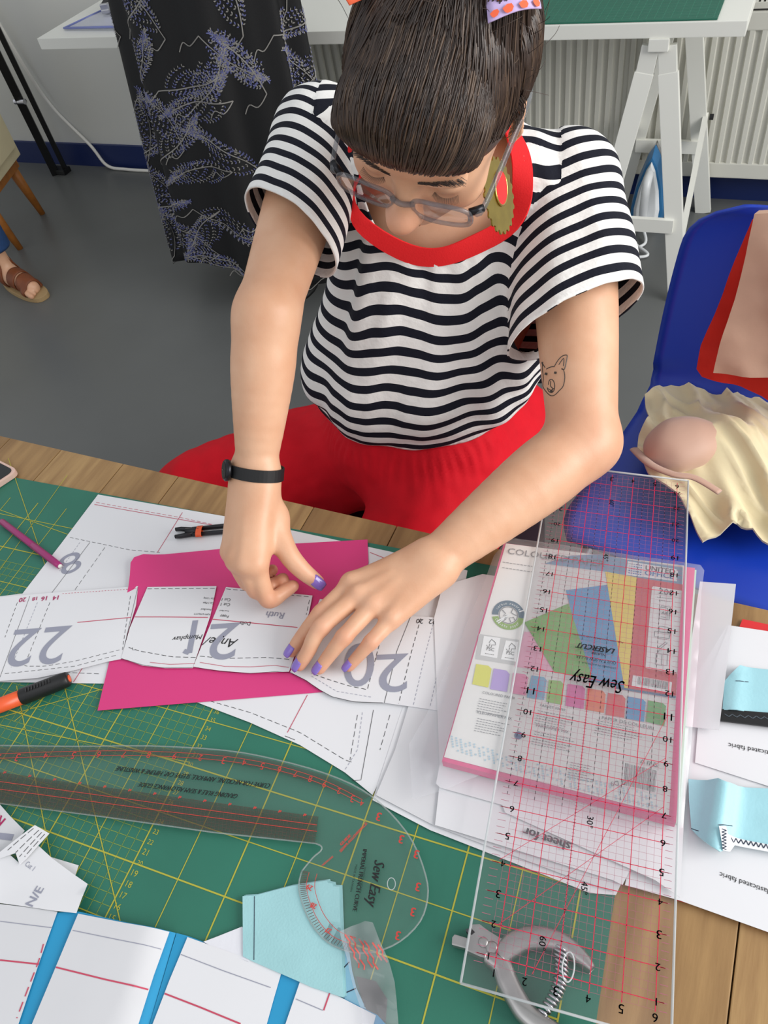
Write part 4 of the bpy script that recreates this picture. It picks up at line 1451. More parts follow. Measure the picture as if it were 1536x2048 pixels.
mr.build('red_print', M_redink, A); mk.build('black_print', M_black, A); mg.build('grey_print', M_grey, A)

M_pink = mat('pink_card', (216, 58, 126), .6, var=.02, scale=8)


def pinkh(x, y):
    p0 = P(262, 1115, .7655); d = math.hypot(x - p0[0], y - p0[1])
    q0 = P(256, 1170, .7655); d2 = math.hypot(x - q0[0], y - q0[1])
    return .0004 * (1 + nz(x, y, 7, 5)) + .012 * max(0, 1 - d / .05) ** 2 + .004 * max(0, 1 - d2 / .05) ** 2


pk_ = sheet('coloured_paper', [(257, 1172), (261, 1125), (268, 1114), (287, 1108), (500, 1092), (735, 1079), (737, 1125), (700, 1250), (655, 1383), (195, 1421), (218, 1325)], .7655, M_pink, h=pinkh)
tag(pk_, 'bright pink sheet of paper under the cut pattern pieces', 'paper')


def piece(outline, z, label, o_, a=.0006, edge=None):
    e = edge

    def hh(x, y):
        v = a * (1 + nz(x, y, 11, o_))
        return v
    o = sheet('pattern_piece', outline, z, M_paper, h=hh)
    tag(o, label, 'pattern piece', 'pattern pieces cut from numbered paper')
    return o


p22 = piece([(-60, 1200), (0, 1194), (120, 1184), (276, 1172), (272, 1210), (256, 1262), (242, 1318), (215, 1323), (150, 1340), (75, 1356), (0, 1362), (-60, 1364)], .7673, 'white pattern piece printed with a grey 22, leftmost in the row', 1)
mr, mk, mg, mm = MB(), MB(), MB(), MB()
lines_on(mr, p22, [[c5(310, 770), c5(525, 750)]], .0010)
lines_on(mr, p22, [[c5(250, 655), c5(545, 635)]], .0006, (.002, .002))
lines_on(mk, p22, [[c5(120, 665), c5(0, 990)], [c5(552, 628), c5(487, 915)]], .0004)
lines_on(mk, p22, [[c5(200, 690), c5(97, 945), c5(180, 945), c5(300, 925), c5(478, 880)], [c5(522, 665), c5(490, 880)], [c5(70, 690), c5(20, 830)], [c5(20, 975), c5(300, 945), c5(470, 900)]], .0005, (.005, .003))
lines_on(mg, p22, [[c5(150, 690), c5(45, 950)]], .0005, (.003, .002))
text_on(mg, p22, '22', c5(290, 782), c5(62, 800), .95)
for s_, x0_, x1_ in (('14', 236, 214), ('16', 190, 168), ('18', 150, 132), ('20', 106, 80)): text_on(mm, p22, s_, c5(x0_, 662 + (236 - x0_) * .06), c5(x1_, 664 + (236 - x1_) * .06), 1.0, bold=.0002)
mr.build('red_print', M_redink, p22); mk.build('black_print', M_black, p22); mg.build('grey_print', M_grey, p22); mm.build('handwriting', M_magink, p22)

p21a = piece([(295, 1174), (433, 1172), (421, 1230), (403, 1283), (385, 1336), (330, 1336), (285, 1331), (256, 1321), (242, 1317), (260, 1255)], .7675, 'small white pattern piece bearing a grey 1 on the pink paper', 2, .0008)
mr, mk, mg = MB(), MB(), MB()
lines_on(mr, p21a, [[c5(540, 748), c5(832, 750)]], .0010); lines_on(mr, p21a, [[c5(600, 930), c5(680, 938), c5(780, 934)]], .0006)
lines_on(mk, p21a, [[c5(590, 636), c5(860, 634)], [c5(515, 870), c5(560, 885), c5(690, 908), c5(790, 910)]], .0006, (.006, .003)); lines_on(mk, p21a, [[c5(485, 914), c5(570, 940), c5(640, 950), c5(770, 951)], [c5(530, 870), c5(530, 880), c5(540, 880)]], .0004)
lines_on(mg, p21a, [[c5(782, 762), c5(757, 893)]], .0068); lines_on(mg, p21a, [[c5(757, 892), c5(736, 884)]], .0055, eps=.0004)
for s_, y_, x0_, x1_ in (('Cut 1 Lining', 672, 858, 816), ('Cut 1 Main', 690, 856, 814), ('Front Band', 716, 846, 806), ('POPPY & PALOTTI', 735, 842, 778)): text_on(mk, p21a, s_, c5(x0_, y_), c5(x1_, y_ - 2), 1.3)
text_on(mk, p21a, 'Mumphav', c5(812, 818), c5(695, 828), 1.0, .3)
mr.build('red_print', M_redink, p21a); mk.build('black_print', M_black, p21a); mg.build('grey_print', M_grey, p21a)

p21b = piece([(452, 1174), (625, 1191), (618, 1225), (598, 1285), (578, 1343), (545, 1344), (500, 1346), (440, 1341), (386, 1334), (412, 1270)], .7677, 'white pattern piece bearing a grey 2 and a pencilled name', 3, .0008)
mr, mk, mg = MB(), MB(), MB()
lines_on(mr, p21b, [[c5(848, 757), c5(1190, 790)]], .0010); lines_on(mr, p21b, [[c5(800, 930), c5(900, 946), c5(1000, 948), c5(1100, 942), c5(1155, 950)]], .0006)
lines_on(mk, p21b, [[c5(905, 636), c5(1240, 668)], [c5(800, 905), c5(900, 914), c5(1065, 910), c5(1160, 918)], [c5(1238, 680), c5(1225, 740)]], .0006, (.006, .003)); lines_on(mk, p21b, [[c5(774, 948), c5(880, 966), c5(1000, 974), c5(1100, 967), c5(1155, 970)]], .0004)
text_on(mg, p21b, '2', c5(964, 770), c5(846, 778), .84)
for s_, y_, x0_, x1_ in (('Cut 1', 675, 924, 890), ('Cut 1', 694, 922, 886), ('Front Band', 722, 916, 880), ('Poppy', 742, 916, 882), ('Dolls', 768, 1004, 962)): text_on(mk, p21b, s_, c5(x0_, y_), c5(x1_, y_ - 2), 1.1)
text_on(mg, p21b, 'Ruth', c5(1140, 732), c5(1070, 726), 1.0, .1, bold=.0002); text_on(mk, p21b, 'Ange/', c5(955, 838), c5(832, 828), 1.0, .35)
mr.build('red_print', M_redink, p21b); mk.build('black_print', M_black, p21b); mg.build('grey_print', M_grey, p21b)

p20 = piece([(640, 1198), (700, 1205), (820, 1232), (925, 1238), (905, 1330), (890, 1423), (815, 1412), (765, 1405), (708, 1403), (665, 1393), (640, 1380), (612, 1360), (580, 1345), (600, 1290)], .7674, 'white pattern piece with a grey 20 pinned under the flat hand', 4, .0004)
mr, mk, mg = MB(), MB(), MB()
lines_on(mk, p20, [[c6(1185, 750), c6(1105, 950), c6(1030, 1258)], [c6(470, 1076), c6(560, 1122), c6(650, 1182), c6(720, 1222), c6(850, 1252), c6(1020, 1258)]], .0005)
lines_on(mk, p20, [[c6(1245, 760), c6(1190, 960), c6(1115, 1262)], [c6(1010, 880), c6(970, 1030), c6(930, 1180), c6(830, 1160), c6(700, 1120), c6(600, 1085)]], .0006, (.005, .003))
lines_on(mg, p20, [[c6(1325, 770), c6(1270, 980), c6(1200, 1280)], [c6(1420, 775), c6(1360, 1000), c6(1300, 1285)], [c6(600, 1100), c6(750, 1190), c6(960, 1225)]], .0005, (.003, .002))
text_on(mg, p20, '2', c6(1172, 966), c6(985, 975), .82); text_on(mg, p20, '0', c6(975, 905), c6(800, 915), 1.0)
text_on(mk, p20, '20', c6(1262, 765), c6(1222, 762), 1.0); text_on(mk, p20, '22', c6(1335, 768), c6(1295, 765), 1.0)
mk.build('black_print', M_black, p20); mg.build('grey_print', M_grey, p20)

# ------------------------------------------------------------------ paper stack at the right
ctr = 0
STK = [
    ([(745, 1600), (800, 1430), (900, 1165), (1330, 1190), (1300, 1640), (1232, 1790), (1180, 1786), (860, 1660)], .7645, 'bottom white sheet of the loose stack beside the pattern, nearest the mat', M_paper),
    ([(790, 1500), (893, 1163), (948, 1168), (1330, 1230), (1290, 1690), (1232, 1784), (1130, 1750), (870, 1652), (752, 1590)], .7665, 'white sheet in the loose stack with its near corner over the mat', M_paper2),
    ([(868, 1236), (885, 1172), (965, 1148), (1300, 1200), (1330, 1600), (1245, 1770), (1225, 1760), (1000, 1690), (870, 1650), (880, 1560)], .7685, 'white sheet of the stack peeping out left of the paper pack', M_paper),
    ([(872, 1567), (885, 1500), (1000, 1300), (1380, 1400), (1360, 1795), (1310, 1760), (1010, 1625), (1005, 1610), (880, 1575)], .7705, 'top white sheet of the stack with the words sheet for, under the ruler', M_paper),
]
for o_, z, lab, mt_ in STK:
    s_ = sheet('paper_sheet', o_, z, mt_, h=wave(.0005, 8, z * 900), step=.02); tag(s_, lab, 'paper', 'loose sheets stacked under the paper pack'); last = s_
mb = MB(); text_on(mb, last, 'sheet for', c8(640, 650), c8(430, 578), 1.0, bold=.0005); mb.build('black_print', mat('dark_grey_ink', (84, 84, 88), .6), last)
M_redp = mat('red_card', (214, 40, 44), .6)
r_ = sheet('red_paper', [(1485, 1238), (1600, 1262), (1600, 1888), (1395, 1812), (1350, 1800), (1380, 1500)], .7625, M_redp, step=.05); tag(r_, 'red paper peeping from under the white sheets at the right edge', 'paper')
e1_ = sheet('instruction_sheet', [(1455, 1250), (1600, 1272), (1600, 1888), (1536, 1864), (1360, 1801), (1250, 1770), (1300, 1500)], .7650, M_paper, h=wave(.0004, 6, 3), step=.02); tag(e1_, 'white instruction sheet at right holding the lower pale blue fabric sample', 'paper')
e2_ = sheet('instruction_sheet', [(1458, 1251), (1600, 1272), (1600, 1590), (1536, 1572), (1390, 1525), (1400, 1400)], .7662, M_paper, h=wave(.0005, 6, 8), step=.02); tag(e2_, 'white instruction sheet at right holding the sample with black elastic', 'paper')
mb = MB(); text_on(mb, e2_, 'c to elasticated fabric', (1590, 1512), (1457, 1486), 1.0); mb.build('black_print', M_black, e2_)
mb = MB(); text_on(mb, e1_, 'c to elasticated fabric', (1575, 1792), (1440, 1744), 1.0); mb.build('black_print', M_black, e1_)
M_trace = clear('tracing_paper', (.80, .80, .82), rough=.4, haze=.55, hazecol=(.86, .86, .88))
t_ = sheet('tracing_paper', [(1400, 1163), (1472, 1168), (1455, 1320), (1438, 1460), (1368, 1452), (1380, 1300)], .7725, M_trace, h=wave(.0008, 8, 6), step=.02); tag(t_, 'grey translucent strip of tracing paper right of the paper pack', 'tracing paper')
M_sblue = mat('pale_blue_satin', (158, 208, 218), .45, var=.05, scale=25, bump=.1, bscale=300, sheen=.3)
M_stitch = mat('dark_thread', (34, 44, 66), .6)
M_lace = mat('white_lace', (236, 238, 240), .7)
# sample with black elastic
f1 = thing('fabric_sample', 'pale blue satin sample with a black elastic band along its edge', 'fabric sample', tuple(P(1490, 1390, .767)))
h1 = lambda x, y: .002 + .0035 * max(0, nz(x, y, 30, 4)) + .003 * math.exp(-((x - P(1470, 1380, .767)[0]) / .006) ** 2)
s1 = sheet('cloth', [(1445, 1420), (1449, 1362), (1462, 1347), (1480, 1330), (1600, 1345), (1600, 1432)], .768, M_sblue, .0012, h1, f1, .006)
s1b = sheet('elastic', [(1443, 1418), (1600, 1430), (1600, 1460), (1441, 1441)], .7705, M_blk, .002, lambda x, y: .0012, f1, .01)
mb = MB(); lines_on(mb, s1b, [[(1449 + i * 8, 1428 + (i % 2) * 5 + i * .6), (1457 + i * 8, 1428 + ((i + 1) % 2) * 5 + i * .6)] for i in range(18)], .0008); mb.build('zigzag_stitch', mat('grey_thread', (74, 84, 92), .5), s1b)
mb = MB(); lines_on(mb, s1, [[(1471, 1362), (1497, 1364)]], .0007); mb.build('stitch_line', M_stitch, s1)
# sample with lace edge
f2 = thing('fabric_sample', 'folded pale blue satin sample with white lace stitched along its hem', 'fabric sample', tuple(P(1460, 1630, .766)))
fx = P(1440, 1600, .768)[0]
h2 = lambda x, y: .002 + .0012 * nz(x, y, 20, 7) + .012 * math.exp(-((x - fx) / .010) ** 2)
s2 = sheet('cloth', [(1377, 1558), (1436, 1556), (1450, 1562), (1600, 1580), (1600, 1712), (1536, 1702), (1470, 1690), (1440, 1703), (1420, 1690), (1383, 1658), (1378, 1600)], .768, M_sblue, .0012, h2, f2, .006)
lc = sheet('lace', [(1438, 1652), (1452, 1652), (1456, 1668), (1500, 1682), (1600, 1700), (1600, 1712), (1536, 1703), (1470, 1690), (1460, 1703), (1446, 1700)], .7695, M_lace, .001, lambda x, y: h2(x, y) + .0006, f2, .005)
mb = MB(); lines_on(mb, lc, [[(1444 + (i % 2) * 9, 1658 + i * 3.2), (1444 + ((i + 1) % 2) * 9, 1661 + i * 3.2)] for i in range(13)] + [[(1462 + i * 5, 1675 + i * .95 + (i % 2) * 9), (1467 + i * 5, 1676 + i * .95 + ((i + 1) % 2) * 9)] for i in range(26)], .0008); mb.build('zigzag_stitch', M_stitch, lc)
mb = MB(); lines_on(mb, s2, [[(1437, 1650), (1465, 1652)], [(1382, 1657), (1397, 1662)]], .0007); mb.build('stitch_line', M_stitch, s2)
# ------------------------------------------------------------------ pack of coloured paper
PT = .7868          # label level
pack = thing('paper_pack', 'clear wrapped pack of coloured paper with a printed front label', 'paper pack', tuple(P(1150, 1350, .771)))


def slab(name, quad, z0, z1, material, parent):
    mb_ = MB(); q = [P(x, y, z1) for x, y in quad]
    mb_.prism([(p[0], p[1], z1) for p in q], [(p[0], p[1], z0) for p in q]); return mb_.build(name, material, parent)


SQ = [(1008, 1086), (1390, 1136), (1352, 1645), (884, 1522)]
slab('green_sheets', [(1012, 1088), (1393, 1140), (1357, 1648), (892, 1525)], .7712, .7745, mat('mint_paper', (176, 226, 196), .6), pack)
slab('pink_sheets', SQ, .7746, PT - .0006, mat('pack_pink', (222, 58, 128), .6), pack)
M_label = mat('label_white', (232, 230, 226), .45)
LB = sheet('label', [(1012, 1087), (1368, 1131), (1338, 1630), (888, 1514)], PT, M_label, .0004, FLAT, pack, .03)


def flat(name, poly, col, eps=.0002, parent=None):
    mb_ = MB(); z0, h_ = SURF[LB]
    mb_.add([tuple(on(LB, *p))[:2] + (z0 + eps,) for p in poly], [tuple(range(len(poly)))])
    o = mb_.build(name + '_print', mat('ink_%d_%d_%d' % col, col, .5), LB); return o


flat('pale_pink', [cp(240, 640), cp(330, 650), cp(450, 925), cp(170, 885)], (240, 176, 200), .0002)
flat('grey_band', [c7(222, 790), c7(405, 818), c7(395, 935), c7(205, 905)], (196, 196, 194), .00015)
flat('blue_band', [cp(560, 110), cp(760, 100), cp(960, 138), cp(1345, 192), cp(1340, 320), cp(1020, 268), cp(805, 222), cp(600, 195), cp(380, 165)], (112, 152, 184), .0002)
flat('red', [cp(1022, 262), cp(1345, 312), cp(1297, 1095), cp(935, 1035)], (214, 44, 56), .0003)
flat('yellow', [cp(805, 222), cp(1024, 262), cp(962, 1042), cp(935, 1035)], (246, 218, 62), .0004)
flat('blue', [cp(530, 352), cp(818, 315), cp(938, 1037), cp(690, 980)], (52, 150, 204), .0005)
flat('green', [cp(240, 578), cp(548, 445), cp(715, 968), cp(450, 925)], (104, 178, 50), .0006)
flat('blue_rule', [cp(880, 1025), cp(1297, 1092), cp(1295, 1108), cp(878, 1040)], (64, 110, 150), .0007)
flat('logo_panel', [cp(962, 150), cp(1300, 206), cp(1312, 222), cp(1304, 292), cp(950, 246)], (240, 240, 240), .0007)
flat('spec_panel', [cp(1140, 325), cp(1338, 357), cp(1305, 935), cp(1085, 895), cp(1130, 335)], (238, 236, 234), .0007)
flat('code_panel', [cp(998, 946), cp(1270, 995), cp(1262, 1072), cp(988, 1022)], (244, 244, 242), .0008)
sw = [((216, 214, 76), [(210, 928), (265, 936), (280, 950), (265, 1035), (192, 1020)]), ((176, 150, 210), [(290, 948), (348, 958), (362, 975), (350, 1055), (273, 1042)]), ((236, 140, 180), [(378, 968), (432, 975), (446, 990), (434, 1072), (365, 1060)]),
      ((110, 176, 208), [(462, 980), (518, 988), (530, 1002), (518, 1092), (440, 1080)]), ((140, 196, 70), [(540, 1000), (594, 1006), (607, 1020), (600, 1113), (528, 1100)]), ((222, 70, 160), [(625, 1018), (692, 1028), (705, 1042), (698, 1133), (615, 1118)]),
      ((238, 110, 40), [(715, 1038), (785, 1050), (798, 1066), (790, 1151), (705, 1135)]), ((224, 62, 62), [(808, 1060), (874, 1070), (888, 1086), (882, 1173), (797, 1158)]), ((48, 150, 204), [(898, 1075), (967, 1088), (980, 1102), (972, 1191), (888, 1175)]), ((78, 168, 66), [(990, 1093), (1058, 1106), (1072, 1120), (1065, 1210), (980, 1190)])]
for i_, (col, q) in enumerate(sw): flat('swatch', [c7(*p) for p in q], col, .0006 + i_ * .00001)
mk, mb1, mgr, mlb = MB(), MB(), MB(), MB()
text_on(mgr, LB, 'COLOURED PAPER', cp(120, 98), cp(800, 192), .95, eps=.0009)
text_on(mk, LB, 'UNITED', cp(1085, 212), cp(1290, 242), 1.05, eps=.0011, bold=.0001); text_on(mb1, LB, 'OFFICE', cp(1080, 248), cp(1280, 276), 1.05, eps=.0011, bold=.0001)
for i in range(6):
    for j in range(5):
        a = cp(966 + i * 16 + (4 - j) * 1.5, 168 + j * 16 + i * 2.5); lines_on(mb1 if i + j > 2 else mlb, LB, [[a, (a[0] + 2.6, a[1] + .4)]], .0014, eps=.0011)
text_on(mgr, LB, '200', cp(1176, 378), cp(1282, 394), 1.0, eps=.0011)
for k, (a, b_) in enumerate([((1165, 402), (1275, 416)), ((1180, 424), (1265, 436))]): lines_on(mgr, LB, [[cp(*a), cp(*b_)]], .0006, (.001, .0006), .0011)
ic = [[(1185, 472), (1240, 480), (1235, 560), (1180, 552), (1185, 472)], [(1195, 470), (1195, 462), (1258, 472), (1250, 560), (1238, 560)], [(1192, 540), (1228, 545)],
      [(1150, 640), (1258, 655), (1252, 692), (1148, 678), (1150, 640)], [(1178, 640), (1182, 605), (1245, 614), (1240, 650)], [(1170, 690), (1235, 700)],
      [(1175, 755), (1225, 715), (1238, 722), (1190, 762), (1175, 755)], [(1162, 795), (1200, 800), (1198, 880), (1152, 872), (1162, 795)], [(1175, 790), (1180, 770), (1200, 772)], [(1205, 800), (1240, 805), (1235, 880), (1200, 876)]]
lines_on(mgr, LB, [[cp(*p) for p in l] for l in ic], .0005, eps=.0011)
text_on(mgr, LB, 'A4', cp(1196, 520), cp(1236, 526), 1.0, eps=.0011)


def barcode(mbx, q, n, seed, eps):
    r = random.Random(seed); t = 0.02
    A_ = [np.array(p) for p in q]
    while t < .97:
        w_ = r.choice((.006, .010, .016)); a = A_[0] * (1 - t) + A_[1] * t; b_ = A_[3] * (1 - t) + A_[2] * t
        lines_on(mbx, LB, [[tuple(a), tuple(b_)]], w_ * np.linalg.norm(on(LB, *A_[0]) - on(LB, *A_[1])) * .8, eps=eps); t += w_ + r.choice((.008, .012, .018))


barcode(mk, [cp(1030, 957), cp(1250, 996), cp(1244, 1050), cp(1022, 1010)], 30, 2, .0011)
flat('code_panel', [cl(1045, 412), cl(1245, 458), cl(1232, 594), cl(1034, 548)], (244, 244, 242), .0004)
barcode(mk, [cl(1050, 416), cl(1240, 462), cl(1228, 585), cl(1042, 542)], 30, 5, .0008)
lines_on(mk, LB, [[cl(1140, 415), cl(1153, 397), cl(1164, 418), cl(1140, 415)], [cl(1210, 433), cl(1222, 413), cl(1236, 437), cl(1210, 433)], [cl(1178, 425), cl(1183, 404), cl(1196, 412), cl(1190, 430)]], .0006, eps=.0006)
for s_, a, b_ in (('COLOURED PAPER', c7(238, 1062), c7(386, 1090)), ('KLEURPAPIER MIX', c7(214, 1152), c7(372, 1184)), ('FARVET PAPIR', c7(500, 1120), c7(616, 1144)), ('FARBPAPIER MIX', c8(482, 122), c8(630, 154)), ('PAPIER DE COULEUR', c8(780, 88), c8(1010, 136))): text_on(mgr, LB, s_, a, b_, 1.0, eps=.0007)
rs = random.Random(9)
for (x, y, n_, w_) in ((225, 1085, 6, 150), (215, 1175, 6, 150), (490, 1140, 6, 180), (475, 1235, 6, 190), (760, 1185, 6, 230), (640, 1375, 7, 120)):
    for k in range(n_):
        q = rs.uniform(.7, 1.0) * w_; lines_on(mgr, LB, [[c7(x - k * 3, y + k * 11), c7(x - k * 3 + q, y + k * 11 + q * .2)]], .0005, (.0022, .0007), .0006)
for k, (x, y) in enumerate(((330, 465), (328, 490))): lines_on(mgr, LB, [[c7(x, y), c7(x + 135, y + 20)]], .0007, (.003, .001), .0006)
text_on(mgr, LB, '7 D9', c8(880, 365), c8(818, 372), 1.0, eps=.0006)
# pale blue mosaic of little squares along the lower edge
for i in range(46):
    for j in range(6):
        if rs.random() < .62:
            u = i / 46; a = np.array(c8(95, 225 + 0)) * (1 - u) + np.array(c8(1040, 440)) * u; a = a + np.array([1.0, 7.2]) * j * .7 - np.array([0, 26 * (1 - u) ** 2])
            lines_on(mlb, LB, [[tuple(a), (a[0] + 3.4, a[1] + .9)]], .0016, eps=.0005)
# carbon-neutral badge
bc = np.array(c7(356, 706)); ex_ = np.array([74 / 2.272, 10 / 2.272]); ey_ = np.array([-6 / 2.272, 66 / 2.272])


def bdg(r, a): return tuple(bc + ex_ * r * math.cos(a) + ey_ * r * math.sin(a))


def arc(r0, r1, a0, a1, n=24): return [bdg(r1, a0 + (a1 - a0) * i / n) for i in range(n + 1)] + [bdg(r0, a1 + (a0 - a1) * i / n) for i in range(n + 1)]


def arcband(name, r0, r1, a0, a1, col, eps):
    mb_ = MB(); n = 24; z0 = SURF[LB][0]
    o_ = [tuple(on(LB, *bdg(r1, a0 + (a1 - a0) * i / n)))[:2] + (z0 + eps,) for i in range(n + 1)]; i_ = [tuple(on(LB, *bdg(r0, a0 + (a1 - a0) * i / n)))[:2] + (z0 + eps,) for i in range(n + 1)]
    mb_.add(o_ + i_, [(k, k + 1, n + 2 + k, n + 1 + k) for k in range(n)]); mb_.build(name, mat('ink_%d_%d_%d' % col, col, .5), LB)


arcband('badge_blue_print', .62, 1.0, math.pi * .97, math.pi * 2.03, (56, 96, 118), .0005); arcband('badge_green_print', .62, 1.0, .12, math.pi * .92, (128, 166, 62), .0005)
lines_on(mgr, LB, [[bdg(.56, a) for a in np.linspace(0, 6.3, 30)], [bdg(.5, 3.8), bdg(.2, 3.6), bdg(.3, 2.9), bdg(.05, 2.5), bdg(.3, 2.0), bdg(.5, 2.1)], [bdg(.5, 5.2), bdg(.25, 5.4), bdg(.35, 6.0), bdg(.5, 6.2)], [bdg(.5, 1.2), bdg(.2, 1.2), bdg(.35, .3), bdg(.5, .6)]], .0008, eps=.0006)
mw = MB()
for i, ch in enumerate('Carbon neutral'):
    if ch == ' ': continue
    a = math.pi * (1.12 + .76 * (i + .5) / 14); text_on(mw, LB, ch, bdg(.72, a - .055), bdg(.72, a + .055), 1.2, eps=.0008)
for i, ch in enumerate('climate paper'):
    if ch == ' ': continue
    a = math.pi * (.86 - .68 * (i + .5) / 13); text_on(mw, LB, ch, bdg(.88, a + .05), bdg(.88, a - .05), 1.2, eps=.0008)
mw.build('white_lettering', mat('ink_white', (236, 238, 236), .5), LB)
for q in ([(245, 800), (320, 810), (305, 902), (228, 888)], [(345, 820), (400, 828), (392, 918), (322, 906)]):
    flat('mark_panel', [c7(*p) for p in q], (240, 240, 238), .0004)
    cx_, cy_ = np.mean(np.array(q), axis=0); lines_on(mk, LB, [[c7(cx_ - 18, cy_ - 8), c7(cx_ - 8, cy_ + 4), c7(cx_ - 2, cy_ - 14)], [c7(cx_ - 6, cy_ - 18), c7(cx_ + 6, cy_ - 34), c7(cx_ + 22, cy_ - 20), c7(cx_ + 24, cy_ - 8), c7(cx_ + 6, cy_ - 8), c7(cx_ + 4, cy_ + 4)]], .0006, eps=.0007)
    text_on(mk, LB, 'FSC', c7(cx_ - 18, cy_ + 16), c7(cx_ + 16, cy_ + 21), 1.1, eps=.0007)
    lines_on(mk, LB, [[c7(cx_ - 24, cy_ + 30), c7(cx_ + 18, cy_ + 38)]], .0006, (.001, .0006), .0007)
bc = np.array(c8(402, 162)); ex_ = np.array([8.0, 1]); ey_ = np.array([-1, 8.0]); arcband('blue_badge_print', 0.01, 1.0, 0, 6.29, (48, 84, 140), .0005)
mk.build('black_print', M_black, LB); mb1.build('blue_logo_print', mat('ink_blue', (36, 120, 190), .5), LB); mgr.build('grey_print', mat('label_grey', (104, 108, 114), .6), LB); mlb.build('pale_blue_print', mat('ink_paleblue', (176, 204, 218), .5), LB)
# clear wrapper over the pack, crinkled and wider than the paper
M_wrap = clear('clear_wrap', (.985, .985, .99), rough=.22, haze=.08)


def wraph(x, y):
    return .0006 + .0016 * abs(nz(x, y, 16, 3)) + .001 * abs(nz(x, y, 45, 1))


wq = [(1030, 1070), (1140, 1088), (1300, 1112), (1402, 1127), (1410, 1136), (1404, 1180), (1398, 1300), (1384, 1480), (1366, 1655), (1330, 1660), (1100, 1590), (960, 1550), (872, 1575), (822, 1590), (815, 1480), (850, 1420), (905, 1300), (960, 1180), (988, 1108)]


def inq(x, y):
    d = 1e9
    for (a, b_) in zip(SQ, SQ[1:] + SQ[:1]):
        A_ = P(*a, PT)[:2]; B_ = P(*b_, PT)[:2]; e = B_ - A_; n_ = np.array([e[1], -e[0]]) / np.linalg.norm(e); d = min(d, (np.array([x, y]) - A_) @ n_)
    return d


sgn = 1 if inq(*np.mean([P(*p, PT)[:2] for p in SQ], axis=0)) > 0 else -1


def wrap_h(x, y):
    d = 1e9
    for (a, b_) in zip(SQ, SQ[1:] + SQ[:1]):
        A_ = P(*a, PT)[:2]; B_ = P(*b_, PT)[:2]; e = B_ - A_; n_ = sgn * np.array([e[1], -e[0]]) / np.linalg.norm(e); d = min(d, (np.array([x, y]) - A_) @ n_)
    base = 0 if d > 0 else max(-.0125, d * .55)
    return base + (.0014 + .0002 * nz(x, y, 20, 3) if d > 0 else .0014 + .002 * abs(nz(x, y, 30, 3)) + .001 * nz(x, y, 70, 4))


wr_ = sheet('wrapper', wq, PT, M_wrap, .0002, wrap_h, pack, .007, False)

# ------------------------------------------------------------------ quilting ruler
RZ = .7915
M_acr = clear('ruler_acrylic', (.985, .975, .978), rough=.04, haze=.012, hazecol=(.75, .7, .72))
M_edge = clear('ruler_edge', (.75, .8, .8), rough=.15, haze=.45, hazecol=(.93, .95, .96))
RC = [P(921, 1966, RZ), P(1343, 2085, RZ), P(1377, 960, RZ), P(1103, 927, RZ)]
rul = thing('quilting_ruler', 'long clear acrylic ruler with red inch grid lying over the paper pack', 'ruler', tuple(np.mean(RC, axis=0)))


def RP(u, v, dz=.0003):     # inches
    a, b_ = u / 6.5, v / 24.0
    p = (RC[0] * (1 - a) + RC[1] * a) * (1 - b_) + (RC[3] * (1 - a) + RC[2] * a) * b_
    return (p[0], p[1], RZ + dz)


mb = MB(); mb.prism([RP(0, 0, 0), RP(6.5, 0, 0), RP(6.5, 24, 0), RP(0, 24, 0)], [RP(0, 0, -.0026), RP(6.5, 0, -.0026), RP(6.5, 24, -.0026), RP(0, 24, -.0026)])
ro = mb.build('blade', M_acr, rul)
for i_, (a, b_) in enumerate((((0, 0), (0, 24)), ((6.5, 0), (6.5, 24)), ((0, 0), (6.5, 0)), ((0, 24), (6.5, 24)))):
    mb = MB(); mb.tube([RP(*a, -.0013), RP(*b_, -.0013)], .0011, 6); mb.build('frosted_edge_highlight', M_edge, rul, True)  # whitish frosted edge strips, with the edge highlight put into their colour
M_rr = mat('ruler_red', (206, 30, 70), .5); M_rf = mat('ruler_fine', (170, 92, 116), .5); M_rk = mat('ruler_black', (30, 28, 32), .5)
mr, mf, mk = MB(), MB(), MB()
for v in range(1, 24): mr.ribbon([RP(.35, v), RP(6.25, v)], .00065)
for u in range(1, 7): mr.ribbon([RP(u, .7), RP(u, 23.7)], .00065)
for v4 in range(3, 96):
    v = v4 / 4
    if v4 % 4: mf.ribbon([RP(.75, v), RP(6.0, v)], .00020)
    for e0, e1 in ((.3, .6), (6.1, 6.35)): mf.ribbon([RP(e0, v), RP(e1, v)], .0004)
for u4 in range(3, 25):
    if u4 % 4: mf.ribbon([RP(u4 / 4, .8), RP(u4 / 4, 23.7)], .00020)
for u in (.5, 1.5, 2.5, 3.5, 4.5, 5.5):
    for k in range(70):
        v = 6.5 + k * .235; mk.ribbon([RP(u, v), RP(u, v + .12)], .0005)
for v8 in range(8, 190): mf.ribbon([RP(2.95, v8 / 8), RP(3.05, v8 / 8)], .0004)
mr.ribbon([RP(.9, 2.0), RP(6, 7.3)], .0004); mr.ribbon([RP(2.2, .8), RP(6, 11)], .0004); mr.ribbon([RP(.6, 4.1), RP(6, 9.2)], .0004)


def rtext(mbx, s_, u0, v0, u1, v1, hs=1.0, shear=0.0, dz=.0006, bold=0):
    V_, F_ = glyph(s_); a = np.array(RP(u0, v0, dz)); b_ = np.array(RP(u1, v1, dz)); x0, x1 = V_[:, 0].min(), V_[:, 0].max()
    d = unit(b_ - a); L = np.linalg.norm(b_ - a); u_ = np.array([-d[1], d[0], 0]); k = L / (x1 - x0)
    for of in ((0,) if not bold else (-bold, bold)): mbx.add([a + d * ((x - x0) * k + of + y * k * hs * shear) + u_ * y * k * hs for x, y in V_], F_)


def wid(n): return .16 if n < 10 else .30


